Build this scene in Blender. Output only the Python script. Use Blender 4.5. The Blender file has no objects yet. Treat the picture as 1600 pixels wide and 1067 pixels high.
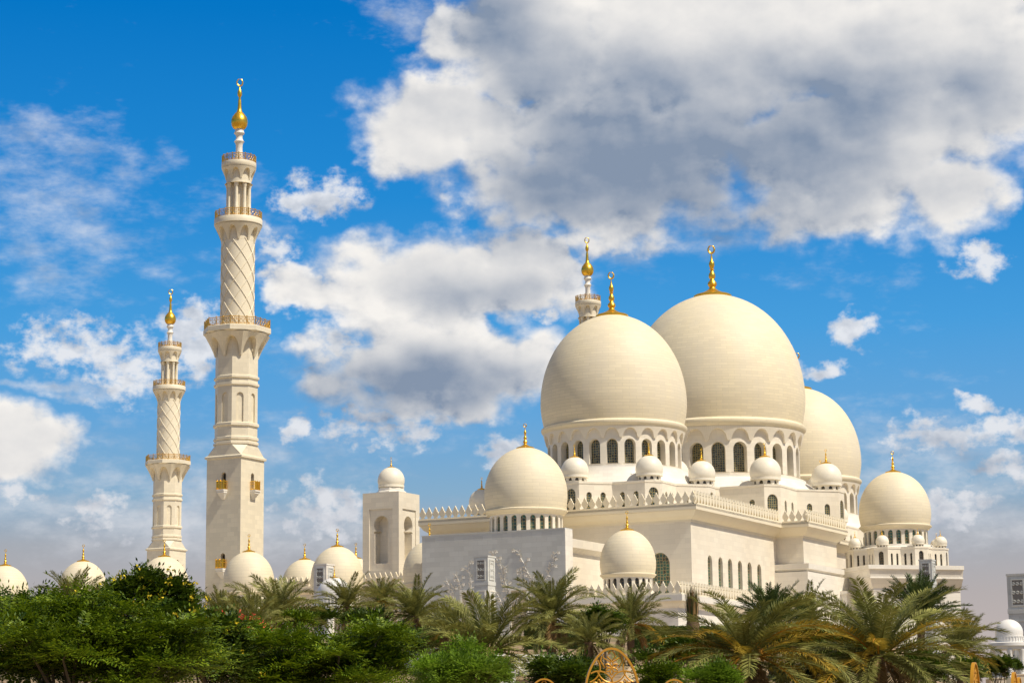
import bpy, bmesh, math, random
import numpy as np
from mathutils import Vector, Matrix
R_ = math.radians
PI = math.pi
scene = bpy.context.scene
COL = scene.collection

# ------------------------------------------------------------------ camera
F = 3375.6 / 1600.0 * 36.0
PITCH, ROLL = R_(10.217), R_(0.675)
EYE = Vector((0, 0, 1.7))
FW = Vector((0, math.cos(PITCH), math.sin(PITCH)))
_R0 = Vector((1, 0, 0)); _U0 = _R0.cross(FW)
RT = _R0 * math.cos(ROLL) - _U0 * math.sin(ROLL)
UP = _R0 * math.sin(ROLL) + _U0 * math.cos(ROLL)
cam = bpy.data.cameras.new('camera')
cam.lens = F; cam.sensor_width = 36; cam.clip_start = 0.5; cam.clip_end = 20000
camo = bpy.data.objects.new('camera', cam); COL.objects.link(camo)
camo.matrix_world = Matrix(((RT.x, UP.x, -FW.x, EYE.x), (RT.y, UP.y, -FW.y, EYE.y), (RT.z, UP.z, -FW.z, EYE.z), (0, 0, 0, 1)))
scene.camera = camo

FP = 3375.6
def ray(px, py):
    return FW + RT * ((px - 800) / FP) + UP * ((533.5 - py) / FP)
def at(px, py, Y):                      # survey: the place seen along a line of sight at ground distance Y
    d = ray(px, py)
    return EYE + d * (Y / d.y)
def azel(px, py):
    d = ray(px, py).normalized()
    return math.degrees(math.atan2(d.x, d.y)), math.degrees(math.asin(d.z))
def Y_for(px, py, z):
    d = ray(px, py)
    return (z - EYE.z) * d.y / d.z

# mosque grid: x along e2 (right and nearer), y along e1 (right and away), origin under the main dome
G = R_(-27.07)
E2 = Vector((math.cos(G), math.sin(G), 0)); E1 = Vector((-math.sin(G), math.cos(G), 0))
O = Vector((17.93 + 48.96 * E1.x, 380.0 + 48.96 * E1.y, 0))
def g2w(x, y, z=0): return Vector((O.x, O.y, 0)) + E2 * x + E1 * y + Vector((0, 0, z))
def w2g(w):
    d = Vector((w.x - O.x, w.y - O.y, 0))
    return Vector((d.dot(E2), d.dot(E1), w.z))
def hy(px, py, yl):                     # where the line of sight meets the plane y = yl of the grid
    d = ray(px, py); t = (yl - (EYE - O).dot(E1)) / d.dot(E1)
    return w2g(EYE + d * t)
def hx(px, py, xl):
    d = ray(px, py); t = (xl - (EYE - O).dot(E2)) / d.dot(E2)
    return w2g(EYE + d * t)
def gat(px, py, Y): return w2g(at(px, py, Y))

# ------------------------------------------------------------------ light
SH = (-E1 * 0.10 + E2 * 0.995).normalized()
SEL = R_(54)
SUN = Vector((SH.x * math.cos(SEL), SH.y * math.cos(SEL), math.sin(SEL)))
sl = bpy.data.lights.new('sun', 'SUN'); sl.energy = 4.85; sl.angle = R_(0.5); sl.color = (1.0, 0.91, 0.76)
so = bpy.data.objects.new('sun', sl); COL.objects.link(so); so.rotation_euler = SUN.to_track_quat('Z', 'Y').to_euler()
scene.view_settings.view_transform = 'Standard'; scene.view_settings.look = 'None'
scene.view_settings.gamma = 1.0; scene.view_settings.exposure = 0.0

def world():
    w = bpy.data.worlds.new('World'); scene.world = w; w.use_nodes = True
    nt = w.node_tree; N = nt.nodes; L = nt.links
    for n in list(N): N.remove(n)
    def nd(t, **k):
        n = N.new(t)
        for a, b in k.items(): setattr(n, a, b)
        return n
    def math_(op, a, b=None, clamp=False):
        n = nd('ShaderNodeMath', operation=op, use_clamp=clamp)
        for i, v in enumerate((a, b)):
            if v is None: continue
            if isinstance(v, (int, float)): n.inputs[i].default_value = v
            else: L.new(v, n.inputs[i])
        return n.outputs[0]
    def mixc(f, a, b):
        n = nd('ShaderNodeMix', data_type='RGBA')
        for s, v in ((n.inputs[0], f), (n.inputs[6], a), (n.inputs[7], b)):
            if isinstance(v, (int, float)): s.default_value = v
            elif isinstance(v, tuple): s.default_value = (*v, 1)
            else: L.new(v, s)
        return n.outputs[2]
    def mapr(v, a, b, c, d, smooth=True):
        n = nd('ShaderNodeMapRange', interpolation_type='SMOOTHSTEP' if smooth else 'LINEAR')
        L.new(v, n.inputs[0])
        for i, q in enumerate((a, b, c, d)): n.inputs[i + 1].default_value = q
        return n.outputs[0]
    tc = nd('ShaderNodeTexCoord'); sep = nd('ShaderNodeSeparateXYZ')
    L.new(tc.outputs['Generated'], sep.inputs[0])
    az = math_('MULTIPLY', math_('ARCTAN2', sep.outputs[0], sep.outputs[1]), 180 / PI)
    el = math_('MULTIPLY', math_('ARCSINE', sep.outputs[2]), 180 / PI)
    P = nd('ShaderNodeCombineXYZ'); L.new(az, P.inputs[0]); L.new(el, P.inputs[1])
    sky = nd('ShaderNodeTexSky', sky_type='NISHITA', sun_disc=False)
    sky.sun_elevation = SEL; sky.sun_rotation = math.atan2(SUN.x, SUN.y); sky.dust_density = 1.5
    skym = nd('ShaderNodeVectorMath', operation='SCALE'); L.new(sky.outputs[0], skym.inputs[0]); skym.inputs[3].default_value = 0.055
    ramp = nd('ShaderNodeValToRGB'); L.new(mapr(el, 0, 25, 0, 1, False), ramp.inputs[0])
    cr = ramp.color_ramp
    stops = [(1.5, (.54, .46, .43)), (3.4, (.46, .42, .42)), (4.9, (.38, .41, .46)), (6.2, (.24, .42, .60)), (8.2, (.13, .38, .70)), (10.5, (.065, .34, .72)), (14, (.018, .255, .66)), (19, (.0015, .18, .56)), (25, (.0015, .15, .50))]
    cr.elements[0].position = stops[0][0] / 25; cr.elements[0].color = (*stops[0][1], 1)
    cr.elements[1].position = 1; cr.elements[1].color = (*stops[-1][1], 1)
    for e, c in stops[1:-1]:
        q = cr.elements.new(e / 25); q.color = (*c, 1)
    far = nd('ShaderNodeTexNoise'); far.inputs['Scale'].default_value = 2.2; far.inputs['Detail'].default_value = 5; L.new(tc.outputs['Generated'], far.inputs['Vector'])
    skyc = mixc(mapr(far.outputs['Fac'], .42, .62, 0, .75), skym.outputs[0], (.46, .41, .36))  # warm grey clouds out of view, added to make the sky fill less blue
    base = mixc(mapr(el, 20, 30, 0, 1), ramp.outputs[0], skyc)
    # cloud layer: puffs placed by bearing and height above the horizon
    def noise(scale, detail, rough=.55, stretch=1.25, off=0.0, lac=2.0):
        mp = nd('ShaderNodeVectorMath', operation='MULTIPLY_ADD'); L.new(P.outputs[0], mp.inputs[0])
        mp.inputs[1].default_value = (1, stretch, 1); mp.inputs[2].default_value = (off, off * .7, off * .3)
        n = nd('ShaderNodeTexNoise'); n.inputs['Scale'].default_value = scale; n.inputs['Detail'].default_value = detail
        n.inputs['Roughness'].default_value = rough; n.inputs['Lacunarity'].default_value = lac
        L.new(mp.outputs[0], n.inputs['Vector'])
        return n
    wn = noise(.55, 5, .55, 1.2, 3.3)
    wc = nd('ShaderNodeVectorMath', operation='SUBTRACT'); L.new(wn.outputs['Color'], wc.inputs[0]); wc.inputs[1].default_value = (.5, .5, .5)
    ws = nd('ShaderNodeVectorMath', operation='MULTIPLY_ADD'); L.new(wc.outputs[0], ws.inputs[0]); ws.inputs[1].default_value = (2.3, 1.9, 0); L.new(P.outputs[0], ws.inputs[2])
    K = math.degrees(1 / FP)
    def puff(px, py, rx, ry, w, vec):
        a, e = azel(px, py)
        g = nd('ShaderNodeTexGradient', gradient_type='SPHERICAL')
        tm = g.texture_mapping; tm.vector_type = 'POINT'
        sx, sy = 1 / (rx * K), 1 / (ry * K)
        tm.scale = (sx, sy, 1); tm.translation = (-a * sx, -e * sy, 0)
        L.new(vec, g.inputs[0])
        return g.outputs['Fac'] if w == 1 else math_('MULTIPLY', g.outputs['Fac'], w)
    def field(lst, vec):
        acc = None
        for px, py, rx, ry, w in lst:
            f = puff(px, py, rx * 1.35, ry * 1.35, w, vec)
            acc = f if acc is None else math_('MAXIMUM', acc, f)
        return acc
    thick = [(1150, 60, 460, 190, 1), (850, 70, 200, 120, 1), (1450, 60, 260, 170, 1), (1330, 230, 280, 140, 1), (960, 260, 270, 130, 1), (1480, 300, 95, 75, 1), (1590, 130, 110, 110, 1),
             (700, 200, 160, 80, 1), (880, 285, 190, 90, 1), (670, 445, 200, 82, 1), (675, 568, 200, 84, 1), (810, 430, 95, 70, 1), (470, 450, 70, 42, .8), (730, 630, 60, 35, .8), (35, 690, 95, 55, .95)]
    small = [(500, 305, 90, 44, .95), (1335, 520, 36, 30, 1), (1525, 622, 46, 20, 1), (1282, 577, 46, 16, .85), (1520, 412, 62, 28, .75), (190, 580, 90, 52, .85), (305, 530, 66, 62, .95), (130, 540, 130, 55, .7), (160, 805, 75, 48, .8),
             (510, 805, 90, 56, .85), (480, 672, 32, 28, .9), (580, 655, 95, 40, .7), (1475, 683, 120, 36, .8), (1570, 665, 110, 32, .8), (1480, 778, 80, 34, .85), (1575, 735, 80, 28, .8), (790, 712, 56, 46, .9), (520, 545, 55, 40, .8), (650, 670, 36, 42, .75), (620, 680, 26, 38, .75), (840, 490, 30, 24, .6), (420, 385, 60, 40, .6), (20, 765, 60, 26, .7), (700, 640, 120, 34, .6)]
    thin = [(90, 340, 190, 150, .75), (60, 215, 130, 55, .7), (215, 250, 80, 38, .7), (90, 440, 130, 70, .7), (640, 25, 110, 45, .8), (1120, 365, 120, 45, .85), (950, 375, 140, 60, .85), (330, 300, 120, 50, .4),
            (420, 380, 80, 40, .75), (60, 605, 170, 16, .9), (380, 560, 200, 60, .45), (260, 420, 160, 60, .4), (1350, 430, 160, 60, .35), (1400, 700, 260, 90, .6), (450, 700, 300, 80, .55), (1420, 590, 60, 40, .4), (200, 640, 60, 25, .4), (1450, 520, 90, 25, .35), (640, 640, 160, 40, .6), (300, 820, 340, 85, 1), (1400, 810, 350, 90, .95), (1480, 720, 220, 70, .8), (60, 780, 220, 80, .75), (560, 840, 250, 60, .7)]
    D1 = field(thick, ws.outputs[0])
    def noise_at(dx, dy, scale, detail, rough):
        mp = nd('ShaderNodeVectorMath', operation='MULTIPLY_ADD'); L.new(P.outputs[0], mp.inputs[0])
        mp.inputs[1].default_value = (1, 1.3, 1); mp.inputs[2].default_value = (dx, dy, 0)
        n = nd('ShaderNodeTexNoise'); n.inputs['Scale'].default_value = scale; n.inputs['Detail'].default_value = detail; n.inputs['Roughness'].default_value = rough
        L.new(mp.outputs[0], n.inputs['Vector'])
        return n.outputs['Fac']
    fb = noise_at(0, 0, .62, 10, .51)
    fbo = noise_at(.22, .30, .62, 5, .50)           # the same field a step towards the sun
    fbs = noise_at(0, 0, .62, 5, .50)
    d = math_('ADD', D1, math_('MULTIPLY', math_('MULTIPLY', math_('SUBTRACT', fb, .5), 1.08), math_('MULTIPLY', mapr(D1, 0, .22, 0, 1), mapr(D1, .35, .9, 1, .6))))
    wv = math_('MULTIPLY', mapr(noise(.28, 2, .5, 1.3, 2.2).outputs['Fac'], .36, .64, .20, .52), 1.0)
    a1 = math_('DIVIDE', math_('SUBTRACT', d, .10), wv, True)
    a1 = mapr(a1, 0, 1, 0, 1)
    D3 = field(small, ws.outputs[0])
    f3 = noise_at(4.4, 1.7, 1.9, 9, .58)
    d3 = math_('ADD', D3, math_('MULTIPLY', math_('MULTIPLY', math_('SUBTRACT', f3, .5), 1.7), mapr(D3, 0, .3, 0, 1)))
    a3 = mapr(d3, .14, .72, 0, .96)
    D2 = field(thin, ws.outputs[0])
    fs = noise(.8, 9, .62, 2.2, 5.1)
    a2 = mapr(math_('ADD', D2, math_('MULTIPLY', math_('SUBTRACT', fs.outputs['Fac'], .55), 1.5)), .1, 1.1, 0, .72)
    alpha = math_('MAXIMUM', math_('MAXIMUM', a1, a2), a3)
    # underside and self-shadow of the clouds
    shade_l = [(1060, 265, 400, 150, 1), (1000, 200, 300, 130, .85), (1300, 150, 280, 100, .75), (860, 290, 240, 130, .75), (650, 608, 250, 72, 1), (770, 40, 130, 150, .75), (820, 130, 170, 140, .7), (1500, 150, 140, 90, .5), (660, 300, 180, 60, .55), (760, 460, 150, 50, .6), (250, 590, 90, 22, .5), (1560, 695, 100, 24, .4), (1480, 790, 70, 20, .4)]
    wn2 = noise(.34, 1.5, .5, 1.2, 8.1)
    wc2 = nd('ShaderNodeVectorMath', operation='SUBTRACT'); L.new(wn2.outputs['Color'], wc2.inputs[0]); wc2.inputs[1].default_value = (.5, .5, .5)
    ws2 = nd('ShaderNodeVectorMath', operation='MULTIPLY_ADD'); L.new(wc2.outputs[0], ws2.inputs[0]); ws2.inputs[1].default_value = (2.6, 2.0, 0); L.new(P.outputs[0], ws2.inputs[2])
    SF = field(shade_l, ws2.outputs[0])
    sh = math_('ADD', SF, math_('MULTIPLY', math_('SUBTRACT', noise(.36, 4, .42, 1.4, 11.0).outputs['Fac'], .5), .6))
    sh = mapr(sh, .0, .8, 0, 1)
    emb = math_('MULTIPLY', math_('MULTIPLY', math_('SUBTRACT', fbs, fbo), 3.0), mapr(d, .15, .7, 1, .2))
    lit = math_('ADD', math_('SUBTRACT', .90, math_('MULTIPLY', sh, .82)), emb)
    lit = math_('SUBTRACT', lit, mapr(d, .35, 1.2, 0, .14), True)
    white = mixc(mapr(d, .1, .5, 0, 1), (.80, .82, .86), (.93, .90, .86))
    ccol = mixc(lit, (.235, .30, .41), white)
    ccol = mixc(mapr(el, 2, 9, .5, 0), ccol, (.47, .46, .50))
    # away from the view: cloud cover added for its warmer fill, mixed in above
    hide = math_('MULTIPLY', alpha, mapr(el, 1.5, 5.5, .6, 1))
    col = mixc(hide, base, ccol)
    ground = mixc(mapr(el, -2, 0.5, 0, 1), (.26, .20, .13), col)
    bg = nd('ShaderNodeBackground'); L.new(ground, bg.inputs[0]); bg.inputs[1].default_value = 1.0
    out = nd('ShaderNodeOutputWorld'); L.new(bg.outputs[0], out.inputs[0])
    w.cycles.sampling_method = 'MANUAL'; w.cycles.sample_map_resolution = 512
world()

# ------------------------------------------------------------------ materials
def new_mat(name):
    m = bpy.data.materials.new(name); m.use_nodes = True
    nt = m.node_tree; b = nt.nodes['Principled BSDF']
    return m, nt, b
def marble(name, base, bw=1.2, bh=.55, vary=.10, mortar=.80, rough=.42, stain=(.62, .58, .52), stain_amt=.25, bump=.15, sscale=.12):
    m, nt, b = new_mat(name); N = nt.nodes; L = nt.links
    uv = N.new('ShaderNodeTexCoord')
    br = N.new('ShaderNodeTexBrick'); L.new(uv.outputs['UV'], br.inputs['Vector'])
    br.inputs['Scale'].default_value = 1; br.inputs['Brick Width'].default_value = bw; br.inputs['Row Height'].default_value = bh
    br.inputs['Mortar Size'].default_value = .03 if 'dome_m' in name and 'small' not in name else .022; br.inputs['Mortar Smooth'].default_value = .3; br.inputs['Bias'].default_value = 0
    c1 = tuple(min(1, c * (1 + vary * .45)) for c in base); c2 = tuple(c * (1 - vary) for c in base); c3 = tuple(c * mortar for c in base)
    br.inputs['Color1'].default_value = (*c1, 1); br.inputs['Color2'].default_value = (*c2, 1); br.inputs['Mortar'].default_value = (*c3, 1)
    n = N.new('ShaderNodeTexNoise'); n.inputs['Scale'].default_value = sscale; n.inputs['Detail'].default_value = 7; n.inputs['Roughness'].default_value = .65
    mp = N.new('ShaderNodeMapping'); mp.inputs['Scale'].default_value = (1, 1, .35); L.new(uv.outputs['Object'], mp.inputs[0]); L.new(mp.outputs[0], n.inputs['Vector'])
    rp = N.new('ShaderNodeMapRange'); rp.inputs[1].default_value = .42; rp.inputs[2].default_value = .75; rp.inputs[3].default_value = 0; rp.inputs[4].default_value = stain_amt; L.new(n.outputs['Fac'], rp.inputs[0])
    mx = N.new('ShaderNodeMix'); mx.data_type = 'RGBA'; L.new(rp.outputs[0], mx.inputs[0]); L.new(br.outputs['Color'], mx.inputs[6]); mx.inputs[7].default_value = (*stain, 1)
    L.new(mx.outputs[2], b.inputs['Base Color']); b.inputs['Roughness'].default_value = rough
    bp = N.new('ShaderNodeBump'); bp.inputs['Strength'].default_value = bump; bp.inputs['Distance'].default_value = .03; bp.invert = True
    L.new(br.outputs['Fac'], bp.inputs['Height']); L.new(bp.outputs[0], b.inputs['Normal'])
    return m
M = {}
M['dome'] = marble('dome_marble', (.80, .70, .49), 2.4, .56, .07, .80, .62, (.66, .60, .50), .6, .3)
M['dome_small'] = marble('small_dome_marble', (.81, .75, .62), .8, .4, .04, .93, .5, (.74, .70, .62), .2, .06)
M['wall'] = marble('wall_marble', (.80, .735, .61), 1.8, .8, .08, .86, .5, (.66, .57, .44), .5, .12)
M['white'] = marble('white_marble', (.82, .78, .70), 1.7, .75, .07, .85, .45, (.68, .62, .52), .4, .12)
M['carved'] = marble('carved_trim_marble', (.80, .72, .55), 30, 30, .02, .98, .5, (.66, .56, .40), .3, .02, .4)
M['minaret'] = marble('minaret_marble', (.79, .71, .54), 1.5, .8, .09, .88, .5, (.68, .58, .42), .3, .12)
M['grey'] = marble('grey_marble', (.62, .625, .59), 1.7, .75, .10, .84, .5, (.52, .50, .44), .35, .1, .2)
M['plain'] = marble('kiosk_marble', (.80, .78, .74), 1.0, .5, .03, .95, .4, (.70, .68, .64), .2, .05)
M['terrace'] = marble('terrace_stone', (.64, .54, .40), 1.2, 1.2, .06, .9, .6, (.6, .54, .42), .3, .06)

def simple(name, col, rough=.5, metal=0.0, noise=0.0, nscale=3.0):
    m, nt, b = new_mat(name); N = nt.nodes; L = nt.links
    b.inputs['Roughness'].default_value = rough; b.inputs['Metallic'].default_value = metal
    tc = N.new('ShaderNodeTexCoord'); n = N.new('ShaderNodeTexNoise'); n.inputs['Scale'].default_value = nscale; n.inputs['Detail'].default_value = 5
    L.new(tc.outputs['Object'], n.inputs['Vector'])
    mx = N.new('ShaderNodeMix'); mx.data_type = 'RGBA'; L.new(n.outputs['Fac'], mx.inputs[0])
    mx.inputs[6].default_value = (*[c * (1 - noise) for c in col], 1); mx.inputs[7].default_value = (*[min(1, c * (1 + noise)) for c in col], 1)
    L.new(mx.outputs[2], b.inputs['Base Color'])
    return m
M['gold'] = simple('gold_leaf', (.86, .52, .06), .34, .85, .08, 1.5)
M['bronze'] = simple('gilded_railing', (.66, .40, .09), .4, .6, .25, 3)
M['ochre'] = simple('ochre_painted_metal', (.62, .30, .025), .4, .25, .10, 4)
M['grille'] = simple('carved_grille', (.24, .22, .19), .6, 0, .2)
M['dark'] = simple('dark_recess', (.05, .045, .04), .6, 0, .2)
M['trunk'] = simple('palm_bark', (.17, .11, .06), .9, 0, .6, 7)
M['bark'] = simple('tree_bark', (.10, .075, .05), .9, 0, .4, 9)

def glass(name, cell, gold, scale, dark):
    m, nt, b = new_mat(name); N = nt.nodes; L = nt.links
    uv = N.new('ShaderNodeTexCoord')
    v = N.new('ShaderNodeTexVoronoi'); v.feature = 'DISTANCE_TO_EDGE'; v.inputs['Scale'].default_value = scale; v.inputs['Randomness'].default_value = .35
    v2 = N.new('ShaderNodeTexVoronoi'); v2.inputs['Scale'].default_value = scale; v2.inputs['Randomness'].default_value = .35
    L.new(uv.outputs['UV'], v.inputs['Vector']); L.new(uv.outputs['UV'], v2.inputs['Vector'])
    cr = N.new('ShaderNodeValToRGB'); e = cr.color_ramp.elements
    e[0].position = .05; e[0].color = (*gold, 1); e[1].position = .13; e[1].color = (0, 0, 0, 1)
    L.new(v.outputs['Distance'], cr.inputs[0])
    c2 = N.new('ShaderNodeMix'); c2.data_type = 'RGBA'; sp = N.new('ShaderNodeSeparateColor'); L.new(v2.outputs['Color'], sp.inputs[0])
    L.new(sp.outputs[0], c2.inputs[0]); c2.inputs[6].default_value = (*dark, 1); c2.inputs[7].default_value = (*cell, 1)
    mx = N.new('ShaderNodeMix'); mx.data_type = 'RGBA'; mx.blend_type = 'ADD'; mx.inputs[0].default_value = 1
    L.new(c2.outputs[2], mx.inputs[6]); L.new(cr.outputs[0], mx.inputs[7])
    L.new(mx.outputs[2], b.inputs['Base Color']); b.inputs['Roughness'].default_value = .22
    return m
M['glass'] = glass('leaded_window_glass', (.06, .09, .08), (.34, .23, .06), 2.3, (.012, .022, .022))
M['glass_teal'] = glass('teal_window_glass', (.035, .13, .10), (.26, .15, .05), 1.9, (.035, .04, .03))
M['glass_dark'] = glass('dark_window_glass', (.03, .035, .03), (.10, .06, .02), 2.2, (.02, .02, .018))

def leaf_mat(name, c1, c2, trans=.3, rough=.55):
    m, nt, b = new_mat(name); N = nt.nodes; L = nt.links
    g = N.new('ShaderNodeNewGeometry')
    cr = N.new('ShaderNodeMix'); cr.data_type = 'RGBA'; L.new(g.outputs['Random Per Island'], cr.inputs[0])
    cr.inputs[6].default_value = (*c1, 1); cr.inputs[7].default_value = (*c2, 1)
    tc = N.new('ShaderNodeTexCoord'); n = N.new('ShaderNodeTexNoise'); n.inputs['Scale'].default_value = .9; n.inputs['Detail'].default_value = 3; L.new(tc.outputs['Object'], n.inputs['Vector'])
    mr = N.new('ShaderNodeMapRange'); L.new(n.outputs['Fac'], mr.inputs[0]); mr.inputs[1].default_value = .3; mr.inputs[2].default_value = .7; mr.inputs[3].default_value = .65; mr.inputs[4].default_value = 1.35
    sc = N.new('ShaderNodeVectorMath'); sc.operation = 'SCALE'; L.new(cr.outputs[2], sc.inputs[0]); L.new(mr.outputs[0], sc.inputs[3])
    L.new(sc.outputs[0], b.inputs['Base Color']); b.inputs['Roughness'].default_value = rough
    b.inputs['Specular IOR Level'].default_value = .3
    tr = N.new('ShaderNodeBsdfTranslucent'); L.new(sc.outputs[0], tr.inputs[0])
    ms = N.new('ShaderNodeMixShader'); ms.inputs[0].default_value = trans
    L.new(b.outputs[0], ms.inputs[1]); L.new(tr.outputs[0], ms.inputs[2]); L.new(ms.outputs[0], N['Material Output'].inputs[0])
    return m
M['palm'] = leaf_mat('palm_frond_leaf', (.145, .16, .035), (.34, .335, .10), .22)
M['palm_dark'] = leaf_mat('dark_palm_leaf', (.045, .085, .02), (.13, .17, .045), .2)
M['palm_gold'] = leaf_mat('golden_palm_leaf', (.26, .19, .02), (.42, .29, .035))
M['dead'] = leaf_mat('dry_palm_leaf', (.25, .15, .05), (.38, .24, .10))
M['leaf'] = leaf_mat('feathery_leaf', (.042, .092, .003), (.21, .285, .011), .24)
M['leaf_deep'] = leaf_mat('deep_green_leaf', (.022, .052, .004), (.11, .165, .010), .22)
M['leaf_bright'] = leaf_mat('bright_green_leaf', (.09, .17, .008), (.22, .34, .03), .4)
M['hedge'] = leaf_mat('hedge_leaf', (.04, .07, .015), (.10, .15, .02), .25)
M['yellow'] = leaf_mat('yellow_petals', (.82, .58, .02), (.9, .74, .06), .3)
M['red'] = leaf_mat('red_bracts', (.55, .06, .03), (.70, .14, .06), .3)
M['stalk'] = leaf_mat('orange_date_stalk', (.45, .20, .02), (.60, .30, .04), .2)

def ground_mat():
    m, nt, b = new_mat('garden_soil_and_grass'); N = nt.nodes; L = nt.links
    tc = N.new('ShaderNodeTexCoord'); n = N.new('ShaderNodeTexNoise'); n.inputs['Scale'].default_value = .06; n.inputs['Detail'].default_value = 8; L.new(tc.outputs['Object'], n.inputs['Vector'])
    n2 = N.new('ShaderNodeTexNoise'); n2.inputs['Scale'].default_value = 2.5; n2.inputs['Detail'].default_value = 6; L.new(tc.outputs['Object'], n2.inputs['Vector'])
    cr = N.new('ShaderNodeValToRGB'); e = cr.color_ramp.elements
    e[0].position = .36; e[0].color = (.10, .11, .03, 1); e[1].position = .52; e[1].color = (.36, .25, .14, 1)
    L.new(n.outputs['Fac'], cr.inputs[0])
    mx = N.new('ShaderNodeMix'); mx.data_type = 'RGBA'; mx.blend_type = 'MULTIPLY'; mx.inputs[0].default_value = .35
    L.new(cr.outputs[0], mx.inputs[6]); L.new(n2.outputs['Color'], mx.inputs[7])
    L.new(mx.outputs[2], b.inputs['Base Color']); b.inputs['Roughness'].default_value = .9
    return m
M['ground'] = ground_mat()
M['sand'] = simple('sandy_path', (.48, .36, .22), .9, 0, .25, .8)

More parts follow.
